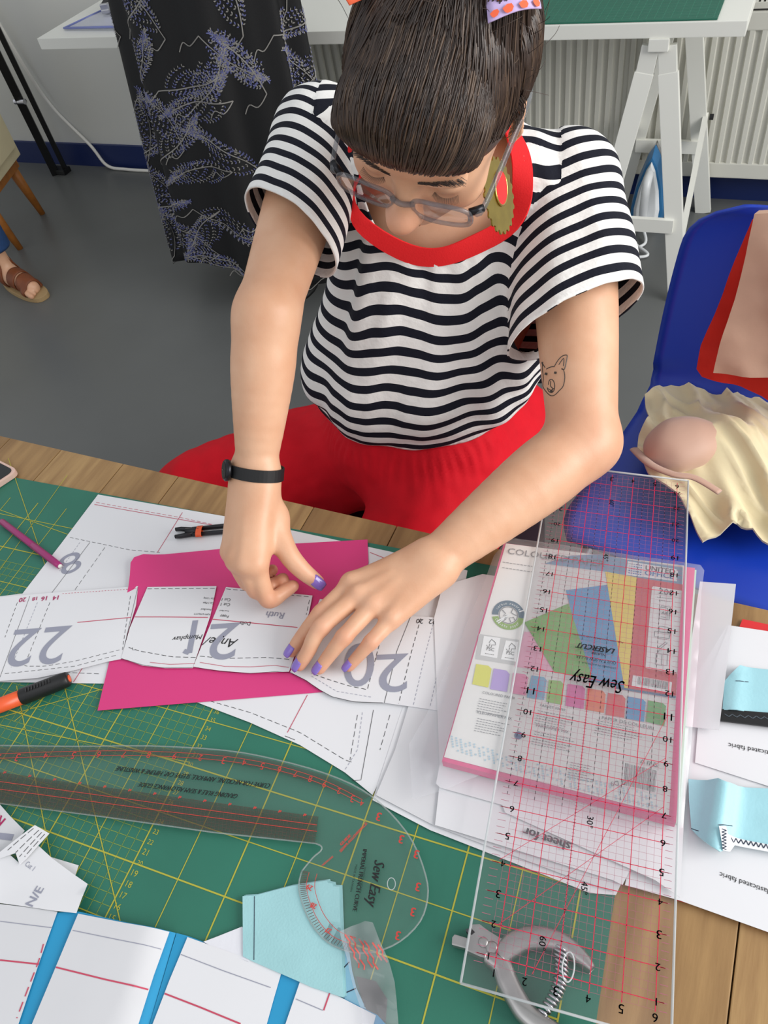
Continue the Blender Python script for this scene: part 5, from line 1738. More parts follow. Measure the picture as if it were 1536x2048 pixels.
for n in range(1, 24):
    for u in (.75, 6.02): rtext(mk, str(n), u + wid(n) / 2 * (.22 if n == 1 else 1), n + .09, u - wid(n) / 2 * (.22 if n == 1 else 1), n + .09, .85, bold=.0001)
for n in range(1, 7):
    for v in (.55, 23.45): rtext(mk, str(n), n + .08 * (.22 if n == 1 else 1), v + .1, n - .08 * (.22 if n == 1 else 1), v + .1, .9, bold=.0001)
for s_, u, v in (('60°', 2.3, 2.0), ('45°', 3.45, 4.05), ('30°', 3.42, 6.35), ('60°', 3.0, 22.0), ('45°', 3.0, 18.6)): rtext(mk, s_, u, v, u, v - .42, 1.0, bold=.0001)
rtext(mk, 'Sew Easy', 4.35, 12.15, 2.3, 12.15, 1.5, .25, bold=.0002)
rtext(mk, 'QUILT-N-SEW RULER', 3.95, 13.0, 2.35, 13.0, 1.2, .1); rtext(mk, 'DESIGNED IN AUSTRALIA', 3.95, 12.72, 2.6, 12.72, 1.0); rtext(mk, 'NL4188', 3.5, 13.28, 2.95, 13.28, 1.0); rtext(mk, 'LASERCUT', 3.85, 13.6, 2.35, 13.6, 1.1, .35, bold=.0004); rtext(mk, 'FOR 100% ACCURATE AND SMOOTH', 4.15, 14.02, 2.1, 14.02, .9)
mr.build('inch_grid', M_rr, rul); mf.build('fine_grid', M_rf, rul); mk.build('black_lettering', M_rk, rul)
mb = MB(); q = np.array(RP(3.3, 1.3, .0002)); lp = [(math.cos(a), math.sin(a)) for a in np.linspace(0, 6.283, 25)[:-1]]
rx_, ry_ = unit(RC[1] - RC[0]), unit(RC[3] - RC[0])
mb.tube([q + rx_ * (.0045 * x) + ry_ * (.0105 * y - .002 * 0) for x, y in lp + lp[:2]], .0006, 5, cap=False); mb.build('hanging_hole', M_edge, rul, True)

# ------------------------------------------------------------------ french curve
M_fc = clear('curve_acrylic', (.975, .982, .98), rough=.04, haze=.012, hazecol=(.7, .72, .7))
M_fcb = clear('curve_print_band', (.86, .82, .79), rough=.3, haze=.05, hazecol=(.16, .13, .12))
M_fcr = mat('curve_red', (196, 62, 54), .5)
FCZ = .7655
fc_out = [(-60, 1490), (0, 1490), (150, 1492), (300, 1491), (450, 1500), (550, 1518), (650, 1546), (725, 1580), (780, 1625), (825, 1683), (851, 1750), (855, 1795), (840, 1842), (800, 1882), (750, 1903), (700, 1903), (655, 1884), (622, 1847), (603, 1803), (597, 1770), (603, 1742), (625, 1715), (641, 1701), (642, 1692), (630, 1686), (425, 1664), (215, 1634), (0, 1606), (-60, 1598)]
zc = P(640, 1830, FCZ)


def fch(x, y): return .012 * (1 / (1 + math.exp(-((x - P(560, 1700, FCZ)[0]) / .02)))) * (1 / (1 + math.exp(((y - P(640, 1760, FCZ)[1]) / .025)))) if False else 0.0


FCZ2 = FCZ + .0045
fco = [tuple(q) for q in fc_out[:2]] + [tuple(q) for q in smooth_poly(fc_out[1:21], False, 3)] + [tuple(q) for q in smooth_poly(fc_out[20:25], False, 4)] + fc_out[25:]
fcv = sheet('french_curve', fco, FCZ2, M_fc, .002, FLAT, None, .012); tag(fcv, 'clear plastic french curve ruler lying on the green mat', 'french curve')
mb = MB(); q = [P(x, y, FCZ2) for x, y in fco]; mb.tube([(p[0], p[1], FCZ2 - .001) for p in q], .0008, 5, cap=False); mb.build('bevelled_edge', clear('curve_edge', (.8, .84, .83), rough=.1, haze=.18, hazecol=(.9, .92, .92)), fcv, True)
b1 = sheet('hatched_band', [(-60, 1540), (0, 1545), (150, 1567), (320, 1590), (480, 1612), (637, 1633), (630, 1684), (425, 1662), (215, 1632), (0, 1604), (-60, 1596)], FCZ2 + .0004, M_fcb, .0002, FLAT, fcv, .03)
b2 = sheet('curve_scale_band', [(-60, 1494), (0, 1494), (150, 1495), (300, 1494), (450, 1503), (550, 1522), (650, 1550), (740, 1592), (725, 1600), (640, 1570), (540, 1540), (450, 1524), (300, 1510), (150, 1512), (0, 1520), (-60, 1524)], FCZ2 + .0004, clear('curve_print_band2', (.84, .82, .80), rough=.3, haze=.06, hazecol=(.2, .2, .18)), .0002, FLAT, fcv, .03)
mr, mk, mf = MB(), MB(), MB()
top_e = lambda x: (x, 1545 + .1415 * x); bot_e = lambda x: (x, 1606 + .133 * x * .95)
for i in range(-8, 85):
    x = i * 7.5; lines_on(mf, b1, [[top_e(x), (x - 6, bot_e(x)[1])]], .00025, eps=.0002)
for j in range(9):
    t = j / 8; lines_on(mf, b1, [[(-50, (1 - t) * top_e(-50)[1] + t * bot_e(-50)[1]), (634, (1 - t) * top_e(634)[1] + t * bot_e(634)[1])]], .00025, eps=.0002)
for i in range(-1, 13):
    x = 10 + i * 50; a = top_e(x); lines_on(mr, b1, [[a, (a[0] + 3, a[1] - 3)], [(a[0] - 3, a[1] + 1), (a[0], a[1] - 4)]], .0012, eps=.0003)
for j in (.3, .55): lines_on(mr, b1, [[(-50, (1 - j) * top_e(-50)[1] + j * bot_e(-50)[1]), (634, (1 - j) * top_e(634)[1] + j * bot_e(634)[1])]], .0006, eps=.0003)
arcp = [(0, 1508), (150, 1503), (300, 1503), (450, 1513), (560, 1533), (650, 1562), (725, 1600)]
lines_on(mr, fcv, [smooth_poly(arcp, False, 4), smooth_poly([(x, y + 9) for x, y in arcp], False, 4)], .0005, eps=.0006)
apts = smooth_poly(arcp, False, 12)
for k, q in enumerate(apts):
    if k % 4 == 0: text_on(mr, fcv, str(2 + (k // 4) % 8), (q[0] + 4, q[1] + 2), (q[0] - 3, q[1] + 1), 1.0, eps=.0007)
# scale on the round end
seg = smooth_poly([(603, 1742), (597, 1770), (603, 1803), (622, 1847), (655, 1884), (700, 1903)], False, 8)
inn = lambda f: [(q[0] + (760 - q[0]) * f, q[1] + (1770 - q[1]) * f) for q in seg]
for a, b_ in zip(inn(.02), inn(.09)): lines_on(mf, fcv, [[a, b_]], .0005, eps=.0006)
lines_on(mr, fcv, [inn(.10)], .0005, eps=.0006); lines_on(mr, fcv, [inn(.2)], .0005, eps=.0006)
for k, s_ in ((8, '29'), (18, '28'), (29, '27')): a = inn(.15)[k]; text_on(mr, fcv, s_, (a[0] + 5, a[1] + 3), (a[0] - 5, a[1] - 2), 1.1, eps=.0007, bold=.0003)
for x, y in ((835, 1700), (838, 1765), (828, 1815), (798, 1862), (805, 1670), (760, 1625)): text_on(mr, fcv, '3', (x + 4, y + 2), (x - 4, y), 1.0, eps=.0007, bold=.0003)
text_on(mr, fcv, 'SEAM ALLOWANCE', c5b(868, 200), c5b(1030, 25), .9, eps=.0007, bold=.0004); text_on(mr, fcv, 'GUIDE', c5b(870, 160), c5b(930, 100), .9, eps=.0007, bold=.0003); text_on(mr, fcv, 'NECKLINE', c5b(755, 285), c5b(820, 230), .9, eps=.0007, bold=.0004)
text_on(mk, fcv, 'CURVE FOR NECKLINE, ARMHOLE, SLEEVE CAP, HIPLINE & WAISTLINE', c1(1085, 296), c1(472, 226), 1.25, .35, .0007, .0002); text_on(mk, fcv, 'GRADING RULE & SEAM ALLOWANCE GUIDE', c1(955, 338), c1(562, 290), 1.25, .35, .0007, .0002)
text_on(mk, fcv, 'Sew Easy', c5b(1075, 245), c5b(1025, 520), 1.35, .25, .0007, .0003); text_on(mk, fcv, 'IMPERIAL FRENCH CURVE', c5b(1003, 180), c5b(938, 560), 1.2, 0, .0007, .0002); text_on(mk, fcv, 'DESIGNED IN AUSTRALIA', c5b(1012, 290), c5b(980, 450), 1.0, 0, .0007); text_on(mk, fcv, 'MADE IN TAIWAN', c5b(955, 275), c5b(922, 440), 1.0, 0, .0007)
mr.build('red_print', M_fcr, fcv); mk.build('black_print', M_black, fcv); mf.build('fine_print', mat('curve_fine', (92, 72, 64), .5), fcv)
mb = MB(); lines_on(mb, fcv, [[(783 + 8 * math.cos(a), 1768 + 12 * math.sin(a)) for a in np.linspace(0, 6.3, 24)]], .0007, eps=.0006); mb.build('hanging_hole', M_edge, fcv)
# ------------------------------------------------------------------ hole punch pliers
M_steel = mat('brushed_steel', (176, 174, 172), .32, .85, var=.08, scale=60)
HZ = .7775
hp = thing('hole_punch', 'metal punch pliers with an open spring under the end of the ruler', 'punch pliers', tuple(P(1010, 1900, MZ)))


def plate(name, pts, z1, z0, material, par, bevel=.0012):
    mb_ = MB(); q = [P(*p, z1) for p in pts]; mb_.prism([(p[0], p[1], z1) for p in q], [(p[0], p[1], z0) for p in q]); return mb_.build(name, material, par, bevel=bevel)


plate('jaw', [cpun(*p) for p in ((120, 282), (240, 318), (228, 408), (96, 372), (100, 310))], .7745, .7655, M_steel, hp)
plate('die', [cpun(*p) for p in ((212, 240), (262, 228), (300, 268), (262, 300), (215, 258))], .7775, .768, mat('dark_steel', (84, 84, 88), .4, .8), hp, .0006)
plate('head_plate', [cpun(*p) for p in ((265, 200), (330, 198), (400, 252), (500, 312), (600, 325), (632, 332), (622, 392), (560, 442), (492, 516), (330, 470), (218, 420), (232, 300))], HZ, .7645, M_steel, hp)
for x, y, r in ((360, 352, .0042), (432, 398, .0052)):
    c_ = P(*cpun(x, y), HZ); mb = MB(); mb.lathe((c_[0], c_[1], HZ - .0005), [(r, 0), (r, .001), (r * .6, .0018)], 16); mb.build('rivet', M_steel, hp, True)


def handle(pts, rs_):
    mb_ = MB(); q = [P(*cpun(*p), .772) for p in smooth_poly(pts, False, 5)]; n = len(q)
    r = np.interp(np.linspace(0, 1, n), np.linspace(0, 1, len(rs_)), rs_)
    top, bot = [], []
    for i, p in enumerate(q):
        t = unit((q[min(i + 1, n - 1)] - q[max(i - 1, 0)])); s_ = np.array([-t[1], t[0], 0])
        for (e, z) in ((-1, .7655), (-1, .7775), (-.55, .7800), (.55, .7800), (1, .7775), (1, .7655)): top.append((p[0] + s_[0] * r[i] * e, p[1] + s_[1] * r[i] * e, z))
    fs = [(i * 6 + k, i * 6 + (k + 1) % 6, (i + 1) * 6 + (k + 1) % 6, (i + 1) * 6 + k) for i in range(n - 1) for k in range(6)] + [(0, 1, 2, 3, 4, 5), tuple(range((n - 1) * 6 + 5, (n - 1) * 6 - 1, -1))]
    mb_.add(top, fs); return mb_.build('handle', M_steel, hp, True, bevel=0)


handle([(500, 480), (600, 380), (700, 330), (830, 318), (980, 348), (1100, 420), (1200, 510), (1262, 582)], [.006, .009, .0085, .0085, .0075, .0065, .005, .003])
handle([(380, 480), (505, 545), (560, 680), (625, 805), (700, 925), (800, 1015), (930, 1080), (1050, 1120)], [.004, .008, .0085, .008, .008, .0075, .006, .004])
mb = MB(); a = P(*cpun(995, 395), .774); b_ = P(*cpun(805, 985), .774); d = unit(b_ - a); s_ = unit(np.cross(d, UP)); L = np.linalg.norm(b_ - a); hl = []
for k in range(17 * 14):
    t = k / (17 * 14 - 1); an_ = t * 17 * 2 * math.pi; bow = .008 * math.sin(math.pi * t)
    hl.append(a + d * L * t + s_ * (math.cos(an_) * .0062 * (1 - .35 * t) - bow) + UP * math.sin(an_) * .0062 * (1 - .35 * t))
mb.tube(hl, .0011, 6); mb.build('spring', M_chrome, hp, True)

# ------------------------------------------------------------------ pale blue fabric pieces, plastic packet
M_cot = mat('pale_blue_cotton', (158, 204, 208), .85, var=.04, scale=30, bump=.15, bscale=500)
fq = [c1(*p) for p in ((970, 745), (1020, 742), (1160, 705), (1308, 682), (1310, 690), (1330, 694), (1332, 705), (1357, 706), (1362, 850), (1368, 1000), (1374, 1150), (1250, 1110), (1010, 1005), (972, 985))]
g_ = sheet('white_cloth', [c5b(*p) for p in ((20, 748), (100, 718), (258, 655), (300, 700), (300, 870), (120, 800))], .7655, mat('white_cotton', (226, 226, 232), .85, bump=.1), .0015, lambda x, y: .001 + .003 * max(0, nz(x, y, 30, 2)), None, .007); tag(g_, 'small white cloth tucked beneath the pale blue fabric', 'cloth')
fb2 = sheet('fabric_piece', [c5b(*p) for p in ((840, 720), (895, 728), (920, 830), (935, 930), (960, 1030), (1020, 1160), (900, 1120), (840, 1000))], .7646, mat('blue_cotton_deeper', (140, 190, 212), .8, bump=.1), .001, lambda x, y: .0005, None, .01); tag(fb2, 'curved pale blue fabric piece with dark stitches by the plastic packet', 'fabric')
mb = MB(); lines_on(mb, fb2, [[c5b(880, 912), c5b(918, 872)], [c5b(895, 1062), c5b(958, 1035)], [c5b(1008, 1110), c5b(1015, 1150)]], .0008); mb.build('stitch_marks', M_stitch, fb2)
for k, (dx, dy, lab) in enumerate(((6, -3, 'undermost folded pale blue cotton piece in the small pile by the mat edge'), (3, -1.5, 'middle pale blue cotton piece in the small pile'), (0, 0, 'top pale blue cotton piece of the small pile under the french curve'))):
    f_ = sheet('fabric_piece', [(x + dx, y + dy) for x, y in fq], .7650 + k * .0013, M_cot, .0012, lambda x, y, k=k: .0004 + .0011 * (nz(x, y, 22, 5) > .1) * nz(x, y, 22, 5), None, .008)
    tag(f_, lab, 'fabric', 'pale blue cotton pieces in a pile')
mb = MB(); lines_on(mb, f_, [[c1(1018, 745), c1(1016, 1000)]], .0006); mb.build('stitch_line', M_stitch, f_)
pq = [c5b(*p) for p in ((870, 700), (940, 660), (1020, 628), (1068, 640), (1120, 770), (1165, 870), (1200, 1000), (1218, 1120), (1225, 1300), (1010, 1330), (1000, 1180), (945, 1020), (908, 850))]
M_pack = clear('packet_plastic', (.95, .95, .96), rough=.06, haze=.10)
pkh = lambda x, y: .004 + .010 * abs(nz(x, y, 38, 9)) + .005 * nz(x, y, 90, 4)
pp = sheet('plastic_packet', pq, .7648, M_pack, .0003, pkh, None, .0045, False); tag(pp, 'crinkled clear plastic packet with pink zigzag print at the bottom', 'packet')
mb = MB()
for k in range(6):
    x0, y0 = 895 + k * 42 - (k % 2) * 8, 705 + k * 12
    zz = []
    for i in range(9): zz.append(c5b(x0 + i * 14 + (12 if i % 2 else -4), y0 + i * 34 + (8 if i % 2 else 0)))
    lines_on(mb, pp, [zz[:7 - k // 2] if k < 4 else zz[:4]], .0013, eps=.0002)
mb.build('zigzag_print', mat('coral_ink', (206, 92, 84), .5), pp)
inn_ = sheet('dark_insert', [c5b(*p) for p in ((960, 960), (1080, 990), (1150, 1100), (1140, 1240), (1020, 1270), (1000, 1120))], .7646, mat('dark_felt', (62, 58, 56), .8), .0006, FLAT, pp, .01)

# ------------------------------------------------------------------ blue sheets with white pattern strips, bottom left
M_cyan = mat('cyan_paper', (34, 148, 196), .6, var=.03)
fold_e = P(325, 1950, .767)
bx0 = P(352, 1866, .767); bx1 = P(290, 2075, .767); bd_ = unit((bx1 - bx0)[:2]); bn = np.array([-bd_[1], bd_[0]]); bn = bn if bn[0] < 0 else -bn


def cyh(x, y):
    d = (np.array([x, y]) - bx0[:2]) @ bn
    return .0090 * max(0, min(1, d / .020)) - .0 + .0004 * nz(x, y, 8, 1)


cy1 = sheet('blue_paper', [(96, 1826), (157, 1823), (255, 1845), (352, 1866), (290, 2080), (20, 2080)], .7646, M_cyan, .0004, cyh, None, .008); tag(cy1, 'cyan paper sheet between the two leftmost white strips at the bottom', 'paper')
cy2 = sheet('blue_paper', [(353, 1866), (376, 1872), (565, 1942), (604, 1956), (755, 2030), (800, 2080), (290, 2080)], .7646, M_cyan, .0004, lambda x, y: .0008, None, .01); tag(cy2, 'cyan paper sheet under the two right white strips at the bottom', 'paper')
WH = lambda o: (lambda x, y: .0006 * (1 + nz(x, y, 14, o)))


def W2h(x, y): return cyh(x, y) + .0012 + .0012 * (1 + nz(x, y, 16, 3))


w1 = sheet('pattern_strip', [(-60, 1796), (0, 1808), (60, 1815), c4(440, 1010), c4(300, 1400), c4(140, 1874), c4(70, 2080), (-60, 2100)], .7650, M_paper2, h=lambda x, y: cyh(x, y) + .0008 + .0007 * (1 + nz(x, y, 15, 2)), step=.01)
w2 = sheet('pattern_strip', [c4(600, 1026), c4(950, 1095), c4(1300, 1166), c4(1180, 1500), c4(1062, 1874), c4(990, 2080), c4(170, 2080), c4(245, 1874), c4(430, 1430)], .7650, M_paper2, h=W2h, step=.01)
w3 = sheet('pattern_strip', [c4(1440, 1206), (400, 1883), c5b(240, 832), c5b(500, 937), c5b(455, 1090), c5b(410, 1253), (515, 2080), (285, 2080), c4(1172, 1874), c4(1300, 1540)], .7662, M_paper, h=WH(5), step=.01)
w4 = sheet('pattern_strip', [c5b(620, 975), c5b(850, 1082), c5b(1080, 1200), c5b(1050, 1320), (735, 2085), (555, 2085), c5b(525, 1253)], .7662, M_paper, h=WH(6), step=.01)
for o, lab, l_red, l_dash, l_grey in ((w1, 'white pattern strip with a red dashed margin, at the bottom left corner', [[c4(0, 1383), c4(300, 1415)]], [[c4(335, 1260), c4(300, 1390), c4(240, 1540), c4(130, 1830)]], [[c4(0, 1085), c4(400, 1135)]]),
                                      (w2, 'wide white pattern strip between the first two cyan bands', [[c4(430, 1438), c4(800, 1530), c4(1140, 1610)]], [], [[c4(560, 1155), c4(900, 1225), c4(1240, 1300)]]),
                                      (w3, 'white pattern strip between the second and third cyan bands', [[c4(1265, 1640), c4(1536, 1745), c5b(250, 1253)]], [], [[c4(1390, 1340), c5b(140, 925), c5b(435, 1030)]]),
                                      (w4, 'small white pattern strip at the bottom beside the plastic packet', [[c5b(800, 1055), c5b(760, 1170)]], [], [[c5b(590, 1100), c5b(755, 1170)]])):
    tag(o, lab, 'pattern piece', 'white pattern strips on cyan paper')
    mb = MB(); lines_on(mb, o, l_red, .0012)
    if l_dash: lines_on(mb, o, l_dash, .0012, (.007, .004))
    mb.build('red_print', M_redink, o); mb = MB(); lines_on(mb, o, l_grey, .0006); mb.build('grey_print', M_grey, o)

# scraps of pattern paper at the left edge
g1 = sheet('paper_scrap', [(-70, 1570), (0, 1609), (20, 1632), (49, 1661), (30, 1690), (0, 1712), (-70, 1740)], .7660, M_paper2, h=lambda x, y: .001 + .004 * max(0, nz(x, y, 12, 4)), step=.008); tag(g1, 'grey curled paper scrap with magenta writing at the left edge', 'paper')
mb = MB(); text_on(mb, g1, 'Ruth', (12, 1638), (-20, 1612), 1.2, bold=.0003); mb.build('handwriting', M_magink, g1)
mb = MB(); lines_on(mb, g1, [[(-40, 1668), (26, 1675)]], .006); mb.build('grey_print', M_grey, g1)
g3 = sheet('paper_scrap', [c4(380, 588), c4(603, 655), c4(576, 735), c4(440, 660)], .7655, M_paper, h=lambda x, y: .001, step=.01); tag(g3, 'small white paper corner poking out behind the folded scrap', 'paper')
g2 = sheet('paper_scrap', [c4(-200, 560), c4(60, 560), c4(150, 640), c4(290, 500), c4(400, 600), c4(560, 720), c4(672, 797), c4(630, 900), c4(585, 1022), c4(400, 1002), c4(150, 965), c4(0, 945), c4(-200, 920)], .7730, M_paper, h=lambda x, y: .0015 + .005 * max(0, nz(x, y, 14, 8)), step=.007); tag(g2, 'folded white paper scrap with pencilled letters above the cyan paper', 'paper')
mb = MB(); text_on(mb, g2, 'N/E', c4(250, 975), c4(340, 835), 1.1, bold=.0002); text_on(mb, g2, 'Cut 1', c4(190, 655), c4(250, 700), 1.2); mb.build('handwriting', M_grey, g2)
g4 = sheet('paper_slip', [c4(268, 346), c4(378, 410), c4(200, 605), c4(150, 650), c4(120, 560), c4(0, 600), c4(-60, 600)], .7755, M_paper, h=lambda x, y: .001 + .003 * max(0, nz(x, y, 18, 6)), step=.006); tag(g4, 'narrow white paper slip with rows of printed dashes at left', 'paper')
mb = MB(); lines_on(mb, g4, [[c4(258, 372), c4(60, 540)], [c4(300, 385), c4(120, 560)], [c4(322, 402), c4(150, 590)], [c4(345, 415), c4(190, 590)]], .0006, (.006, .002)); mb.build('black_print', M_black, g4)

# ------------------------------------------------------------------ pens, phone, tool
M_magp = mat('magenta_plastic', (158, 26, 106), .3, coat=.3)
pn = thing('felt_pen', 'slim magenta felt pen lying on the mat at left', 'pen', tuple(P(60, 1090, MZ)))
a = P(2, 1042, .7685); b_ = P(121, 1133, .7685); L = b_ - a; ax_ = unit(L)
mb = MB(); mb.tube([a, a + L * .02, a + L * .55, a + L * .56], [.003, .0046, .0046, .0044], 14); mb.build('barrel', M_magp, pn, True)
mb = MB(); mb.tube([a + L * .555, a + L * .56, a + L * .93, a + L * .99], [.0046, .0050, .0046, .0038], 14); c_ = mb.build('cap', M_magp, pn, True)
mb = MB(); mb.tube([a + L * .985, a + L * 1.0], [.0030, .0028], 12); mb.build('end_plug', M_white, pn, True)
M_orp = mat('orange_plastic', (226, 92, 48), .35)
mk_ = thing('marker_pen', 'orange marker pen with a black cap at the left edge', 'pen', tuple(P(70, 1385, MZ)))
a = P(-70, 1438, .7725); b_ = P(138, 1357, .7725); L = b_ - a
mb = MB(); mb.tube([a, a + L * .54], [.0085, .0085], 16); mb.build('barrel', M_orp, mk_, True)
mb = MB(); mb.tube([a + L * .535, a + L * .55, a + L * .93, a + L * .985, a + L], [.0085, .0096, .0092, .0086, .007], 16); mb.build('cap', M_blk, mk_, True)
s_ = np.cross(unit(L), UP); mb = MB()
for k in range(9): p = a + L * (.62 + k * .028); mb.tube([p + UP * .0098 + s_ * .003, p + UP * .0098 - s_ * .003], .0007, 5)
mb.build('grip_print', mat('dark_grey_plastic', (52, 52, 54), .4), mk_)
mb = MB(); mb.tube([b_, b_ + unit(L) * .0012], [.0045, .004], 12); mb.build('end_plug', M_orp, mk_, True)
M_case = mat('blush_case', (226, 190, 176), .5)
ph = thing('smartphone', 'dark screened phone in a blush pink case at the left edge', 'phone', tuple(P(-40, 945, TH)))
c0 = P(31, 941, .772); e1d = unit(P(-4, 971, .772) - P(28, 950, .772)); e2d = unit(P(0, 920, .772) - P(24, 932, .772))


def rrect(c, e1_, e2_, w_, h_, r, z):
    out = []
    for (sx, sy, a0) in ((1, 1, 0), (0, 1, 90), (0, 0, 180), (1, 0, 270)):
        cx_ = (w_ - r) if sx else r; cy_ = (h_ - r) if sy else r
        for k in range(6):
            a = math.radians(a0 + k * 18); q = c + e1_ * (cx_ + r * math.cos(a)) + e2_ * (cy_ + r * math.sin(a)); out.append((q[0], q[1], z))
    return out


cc = c0 - (e1d + e2d) * .003
mb = MB(); mb.prism(rrect(cc, e1d, e2d, .15, .076, .012, .7725), rrect(cc, e1d, e2d, .15, .076, .012, .7638)); mb.build('case', M_case, ph, bevel=.0015)
mb = MB(); q = cc + (e1d + e2d) * .004; mb.prism(rrect(q, e1d, e2d, .142, .068, .010, .7732), rrect(q, e1d, e2d, .142, .068, .010, .7722)); mb.build('screen', mat('screen_glass', (12, 13, 15), .08), ph)
M_gun = mat('gunmetal', (52, 52, 55), .38, .7)
tw = thing('notching_tool', 'small black metal forked tool wrapped in orange thread, beside the watch hand', 'tool', tuple(P(400, 1062, .765)))
TZ = .769


def tb(p, r, name, m_=M_gun, ell=(1, .8)):
    mb_ = MB(); mb_.tube([P(*c5(*q), TZ) for q in p], r, 8, ell=ell); return mb_.build(name, m_, tw, True)


tb([(770, 397), (935, 380), (1010, 373)], [.0035, .0036, .0036], 'arm'); tb([(770, 419), (935, 404), (1010, 398)], [.0032, .0034, .0034], 'arm')
tb([(703, 398), (725, 396), (775, 400)], [.0030, .0034, .004], 'tine'); tb([(701, 427), (722, 425), (775, 414)], [.0030, .0034, .004], 'tine'); tb([(745, 408), (800, 405)], [.0060, .0055], 'joint')
mb = MB(); a = P(*c5(788, 407), TZ + .001); b_ = P(*c5(808, 405), TZ + .001); s_ = unit(np.cross(unit(b_ - a), UP))
mb.tube([a + (b_ - a) * (k / 60) + s_ * math.cos(k * .9) * .0085 + UP * math.sin(k * .9) * .004 for k in range(61)], .0008, 5); mb.build('thread_wrap', M_orp, tw, True)

# ------------------------------------------------------------------ blue chair at the right with clothes
M_cblue = mat('blue_plastic', (18, 58, 176), .35)
cf = unit([-.21, -.98, 0]); crt = np.array([-cf[1], cf[0], 0]); cc0 = np.array([.038, .985, 0])
chr_ = thing('plastic_chair', 'bright blue plastic chair with clothes piled on it at right', 'chair', tuple(cc0))


def prof(t):          # along the shell: front of seat -> top of back; returns forward offset, height, half width
    if t < .5: u = t / .5; return .21 - .41 * u, .455 - .012 * math.sin(math.pi * u) + .0 * u, .205 - .012 * u
    u = (t - .5) / .5; return -.20 - .10 * u - .02 * math.sin(math.pi * u), .455 + .34 * u, .193 + .012 * math.sin(math.pi * u)


mb = MB(); NT_, NS_ = 40, 22; vs = []; fs = []
for i in range(NT_ + 1):
    t = i / NT_; f_, z_, w_ = prof(t)
    if .42 < t < .58:      # blend the bend
        k = (t - .42) / .16; f0, z0_, w0_ = prof(.42); f1_, z1_, w1_ = prof(.58); fb, zb, wb = prof(.5)
        f_ = (1 - k) ** 2 * f0 + 2 * k * (1 - k) * fb + k * k * f1_; z_ = (1 - k) ** 2 * z0_ + 2 * k * (1 - k) * zb + k * k * z1_
    e = max(0, (t - .86) / .14); w_ *= 1 - .42 * e ** 3.5; e2 = max(0, (.10 - t) / .10); w_ *= math.sqrt(1 - .3 * e2 ** 2)
    for j in range(NS_ + 1):
        s_ = -1 + 2 * j / NS_; curl = .018 * abs(s_) ** 3 * (1 if t > .55 else .4)
        q = cc0 + crt * (s_ * w_) + cf * (f_ + curl * (t > .5)) + UP * (z_ - (.010 * abs(s_) ** 4 if t < .45 else 0))
        vs.append(q)
for i in range(NT_):
    for j in range(NS_): k = i * (NS_ + 1) + j; fs.append((k, k + 1, k + NS_ + 2, k + NS_ + 1))
mb.add(vs, fs); o = mb.build('shell', M_cblue, chr_, True); q = o.modifiers.new('t', 'SOLIDIFY'); q.thickness = .006
for sx in (-1, 1):
    for sf in (-1, 1):
        mb = MB(); q = cc0 + crt * sx * .15 + cf * sf * .14; mb.tube([q + UP * .432, q + crt * sx * .05 + cf * sf * .05 + UP * .0], .011, 10); mb.build('leg', M_chrome, chr_, True)


def plane_sheet(name, outline, org, ex, ey, material, thick, h, parent, step):
    en = np.cross(ex, ey); loc = []
    for x, y in outline:
        d = ray(x, y); s_ = ((org - CAM) @ en) / (d @ en); p = CAM + d * s_ - org; loc.append((p @ ex, p @ ey))
    o = sheet_xy(name, loc, 0.0, material, thick, h, parent, step); me = o.data
    for v in me.vertices: v.co = Vector(org + ex * v.co.x + ey * v.co.y + en * v.co.z)
    for p_ in me.polygons: p_.use_smooth = True
    me.update(); return o


bkdir = unit(UP * .34 - cf * .10); borg = cc0 - cf * .20 + UP * .60; bn_ = np.cross(crt, bkdir)
bsg = 1 if bn_ @ cf > 0 else -1
ex_c, ey_c = (crt, bkdir) if bsg > 0 else (-crt, bkdir)
M_rg = mat('scarlet_cloth', (206, 34, 16), .8, var=.06, scale=20, bump=.15); M_bg = mat('blush_cloth', (206, 166, 142), .75, var=.05, scale=20, bump=.1)
red_c = plane_sheet('garment', [(1504, 440), (1620, 430), (1700, 800), (1600, 815), (1536, 800), (1480, 775), (1405, 752), (1393, 738), (1402, 690), (1440, 600), (1470, 520)], borg + cf * .075, ex_c, ey_c, M_rg, .05, lambda x, y: .009 * nz(x + y * .4, y * .4, 16, 3) + .005 * nz(x, y, 34, 5), None, .012); tag(red_c, 'folded scarlet garment hanging on the blue chair back', 'garment')
bl_c = plane_sheet('garment', [(1506, 430), (1620, 425), (1700, 760), (1600, 770), (1536, 756), (1470, 750), (1428, 744), (1440, 690), (1468, 600), (1490, 510)], borg + cf * .130, ex_c, ey_c, M_bg, .026, lambda x, y: .020 * nz(x * 1.0 + y * .5, y * .3, 18, 6) + .004 * nz(x, y, 34, 5), None, .010); tag(bl_c, 'blush pink garment draped over the scarlet one on the chair back', 'garment')
M_cr = mat('cream_satin', (226, 212, 172), .5, var=.05, scale=14, bump=.08, sheen=.3)


def heap(x, y):
    v = Vector((x * 9 + y * 5, y * 7, 2.2)); r = 1 - abs(noise.noise(v + Vector((1.5 * nz(x, y, 5, 1), 0, 0)))) * 2.0
    v2 = Vector((x * 26 + y * 20, y * 7 - x * 3, 5.1)); r2 = 1 - abs(noise.noise(v2)) * 2
    cx_, cy_ = P(1450, 900, .5)[:2]; dd = math.hypot(x - cx_, y - cy_)
    return (.022 * max(0, r) ** 2 + .010 * max(0, r2) ** 2 + .05 * math.exp(-(dd / .09) ** 2)) * (0.35 + .65 * min(1, max(0, .18 - dd + .06) / .1))


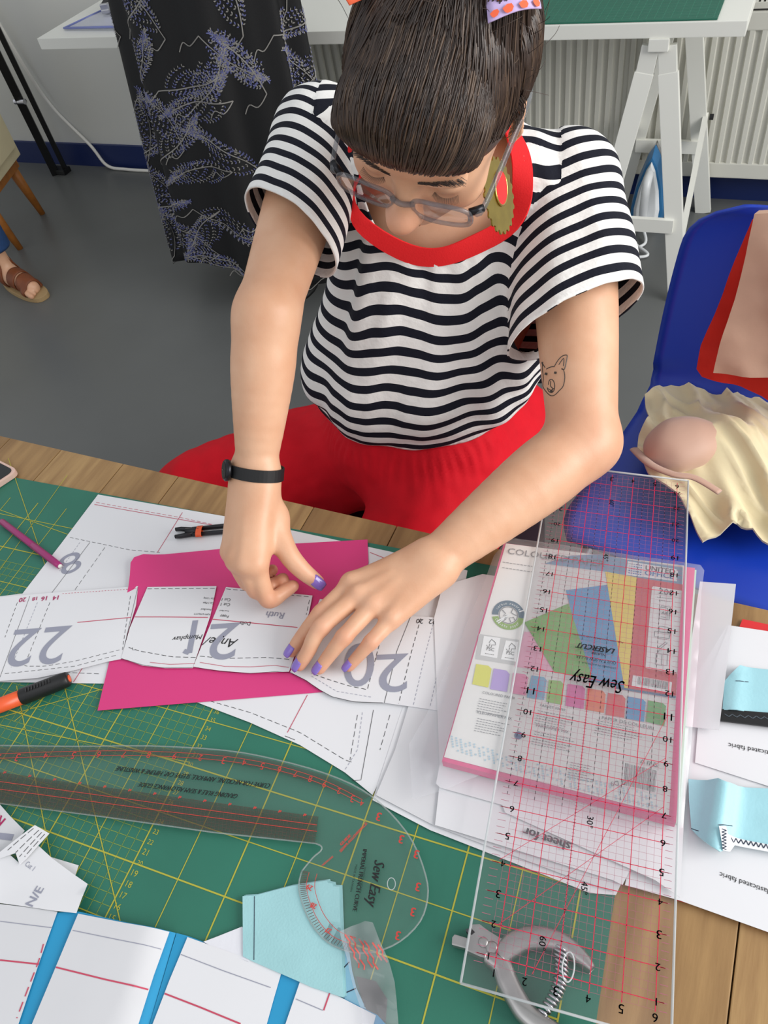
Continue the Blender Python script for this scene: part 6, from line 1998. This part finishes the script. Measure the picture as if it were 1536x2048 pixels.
hpq = [(1288, 800), (1310, 780), (1342, 770), (1400, 785), (1440, 800), (1480, 795), (1536, 772), (1620, 770), (1640, 1080), (1536, 1090), (1500, 1075), (1470, 1060), (1440, 1072), (1405, 1085), (1380, 1050), (1340, 1000), (1296, 962), (1272, 915), (1276, 880), (1296, 850), (1290, 825)]
cr_c = sheet('garment', hpq, .478, M_cr, .004, heap, None, .007, False); tag(cr_c, 'crumpled cream satin garment heaped on the blue chair seat', 'garment')
PK = SDF(P(1350, 880, .55) - .13, P(1350, 880, .55) + .13, .0035)
pc = P(1352, 884, .535); PK.ell(pc - UP * .012, BOD, (.052, .050, .036), .01); PK.ell(pc + AX * .035 - FW * .02 - UP * .015, BOD, (.05, .04, .03), .03)
V, Fq = PK.mesh(); V = lap(V, Fq, 3, .5); N = normals(V, Fq); V = V + N * (.003 * vnoise(V, 30, 2))[:, None]
pbag = link('satin_pouch', npmesh('satin_pouch', V, Fq), mat('blush_satin', (198, 160, 140), .6, sheen=.3)); tag(pbag, 'round blush satin pouch nestled in the cream garment', 'pouch')
mb = MB(); mb.tube(smooth_poly([P(1268, 898, .50), P(1300, 928, .535), P(1345, 948, .545), P(1390, 956, .545), P(1440, 985, .54)], False, 6), .0065, 10, ell=(.5, 1.2)); tag(mb.build('fabric_strap', mat('blush_satin', (206, 160, 136), .42), None, True), 'blush fabric strap trailing over the chair seat', 'strap')

# ------------------------------------------------------------------ the chair under the person
M_dk = mat('charcoal_plastic', (32, 34, 44), .5)
sc_ = thing('side_chair', 'charcoal chair on which the striped shirt wearer sits', 'chair', (pelvis[0], pelvis[1], 0))
mb = MB(); q = pelvis.copy(); q[2] = .455; mb.box(q, (.35, .40, .03), (AX, FW, UP)); mb.build('seat', M_dk, sc_, bevel=.01)
mb = MB(); q = pelvis - FW * .215; q[2] = .64; mb.box(q, (.35, .02, .24), (AX, unit(FW + UP * .12), UP)); mb.build('backrest', M_dk, sc_, bevel=.008)
for sx in (-1, 1):
    mb = MB(); q = pelvis - FW * .20 + AX * sx * .14; q[2] = .46; mb.tube([q, q - FW * .02 + UP * .15], .010, 8); mb.build('back_post', M_blk, sc_, True)
    for sf in (-1, 1):
        mb = MB(); q = pelvis + AX * sx * .13 + FW * sf * .16; q[2] = .44; g = q + AX * sx * .03 + FW * sf * .03; g[2] = 0; mb.tube([q, g], .011, 10); mb.build('leg', M_blk, sc_, True)

# ------------------------------------------------------------------ sandalled foot at the left edge
fd = unit(P(92, 600, 0) - P(-30, 545, 0)); fs_ = np.cross(UP, fd); toe = P(88, 598, .0); heel = toe - fd * .245
FT = SDF(np.minimum(toe, heel) - .12, np.maximum(toe, heel) + np.array([.12, .12, .42]), .004)
FT.chain([heel + fd * .035 + UP * .045, heel + fd * .11 + UP * .052, toe - fd * .055 + UP * .036], [.034, .036, .030], .02)
FT.chain([heel + fd * .05 + UP * .06, heel + fd * .045 + UP * .14, heel + fd * .03 + UP * .36], [.036, .031, .045], .025)
for i in range(5):
    o_ = (i - 2) * .0165; b0 = toe - fd * (.055 + .006 * i) + fs_ * o_ + UP * .036
    FT.chain([b0, b0 + fd * (.040 - .003 * i) - UP * .010], [.0115 - .0008 * i, .0105 - .001 * i], .004)
V, Fq = FT.mesh(); V = lap(V, Fq, 2, .5)
ft_ = link('person', npmesh('foot', V, Fq), M_skin); tag(ft_, 'sandalled foot of another person in blue jeans at the left edge', 'person')
BF = BVHTree.FromPolygons([tuple(v) for v in V], [tuple(f) for f in Fq.tolist()])
M_tan = mat('tan_leather', (120, 62, 28), .55, var=.15, scale=30, bump=.1); M_sole = mat('cork_sole', (168, 140, 98), .8)
mb = MB(); so = []
for k in range(40):
    a = 2 * math.pi * k / 40; l_ = .5 + .5 * math.cos(a); wd_2 = .040 + .012 * l_
    so.append(heel + fd * (.118 + .142 * math.cos(a)) + fs_ * (wd_2 * math.copysign(abs(math.sin(a)) ** .7, math.sin(a))))
mb.prism([tuple(p[:2]) + (.019,) for p in so], [tuple(p[:2]) + (0,) for p in so]); mb.build('sandal_sole', M_sole, ft_, bevel=.003)


def strap(u0, u1, z_off=.003):
    mb_ = MB(); rows = []
    for u in np.linspace(u0, u1, 7):
        row = []
        for a in np.linspace(-.15, math.pi + .15, 26):
            d0 = fs_ * math.cos(a) + UP * max(-.3, math.sin(a)); d0 = unit(d0); c_ = heel + fd * u + UP * .03
            q = BF.ray_cast(Vector(c_ + d0 * .12), Vector(-d0)); p = np.array(q[0]) + d0 * z_off if q[0] is not None else c_ + d0 * .04
            if p[2] < .016: p[2] = .016
            row.append(p)
        rows.append(row)
    vs = [p for r in rows for p in r]; n = 26
    mb_.add(vs, [(i * n + j, i * n + j + 1, (i + 1) * n + j + 1, (i + 1) * n + j) for i in range(6) for j in range(n - 1)])
    o_ = mb_.build('sandal_strap', M_tan, ft_, True); q = o_.modifiers.new('t', 'SOLIDIFY'); q.thickness = .003; q.offset = 1


strap(.150, .205); strap(.095, .140); strap(.025, .07)
M_den = mat('blue_denim', (38, 72, 120), .85, var=.1, scale=60, bump=.2)
mb = MB(); q = heel + fd * .04
mb.tube([q + UP * .165, q + UP * .17, q - fd * .01 + UP * .30, q - fd * .02 + UP * .52], [.062, .066, .068, .078], 24, cap=False); o = mb.build('jeans_leg', M_den, ft_, True); k = o.modifiers.new('t', 'SOLIDIFY'); k.thickness = .003
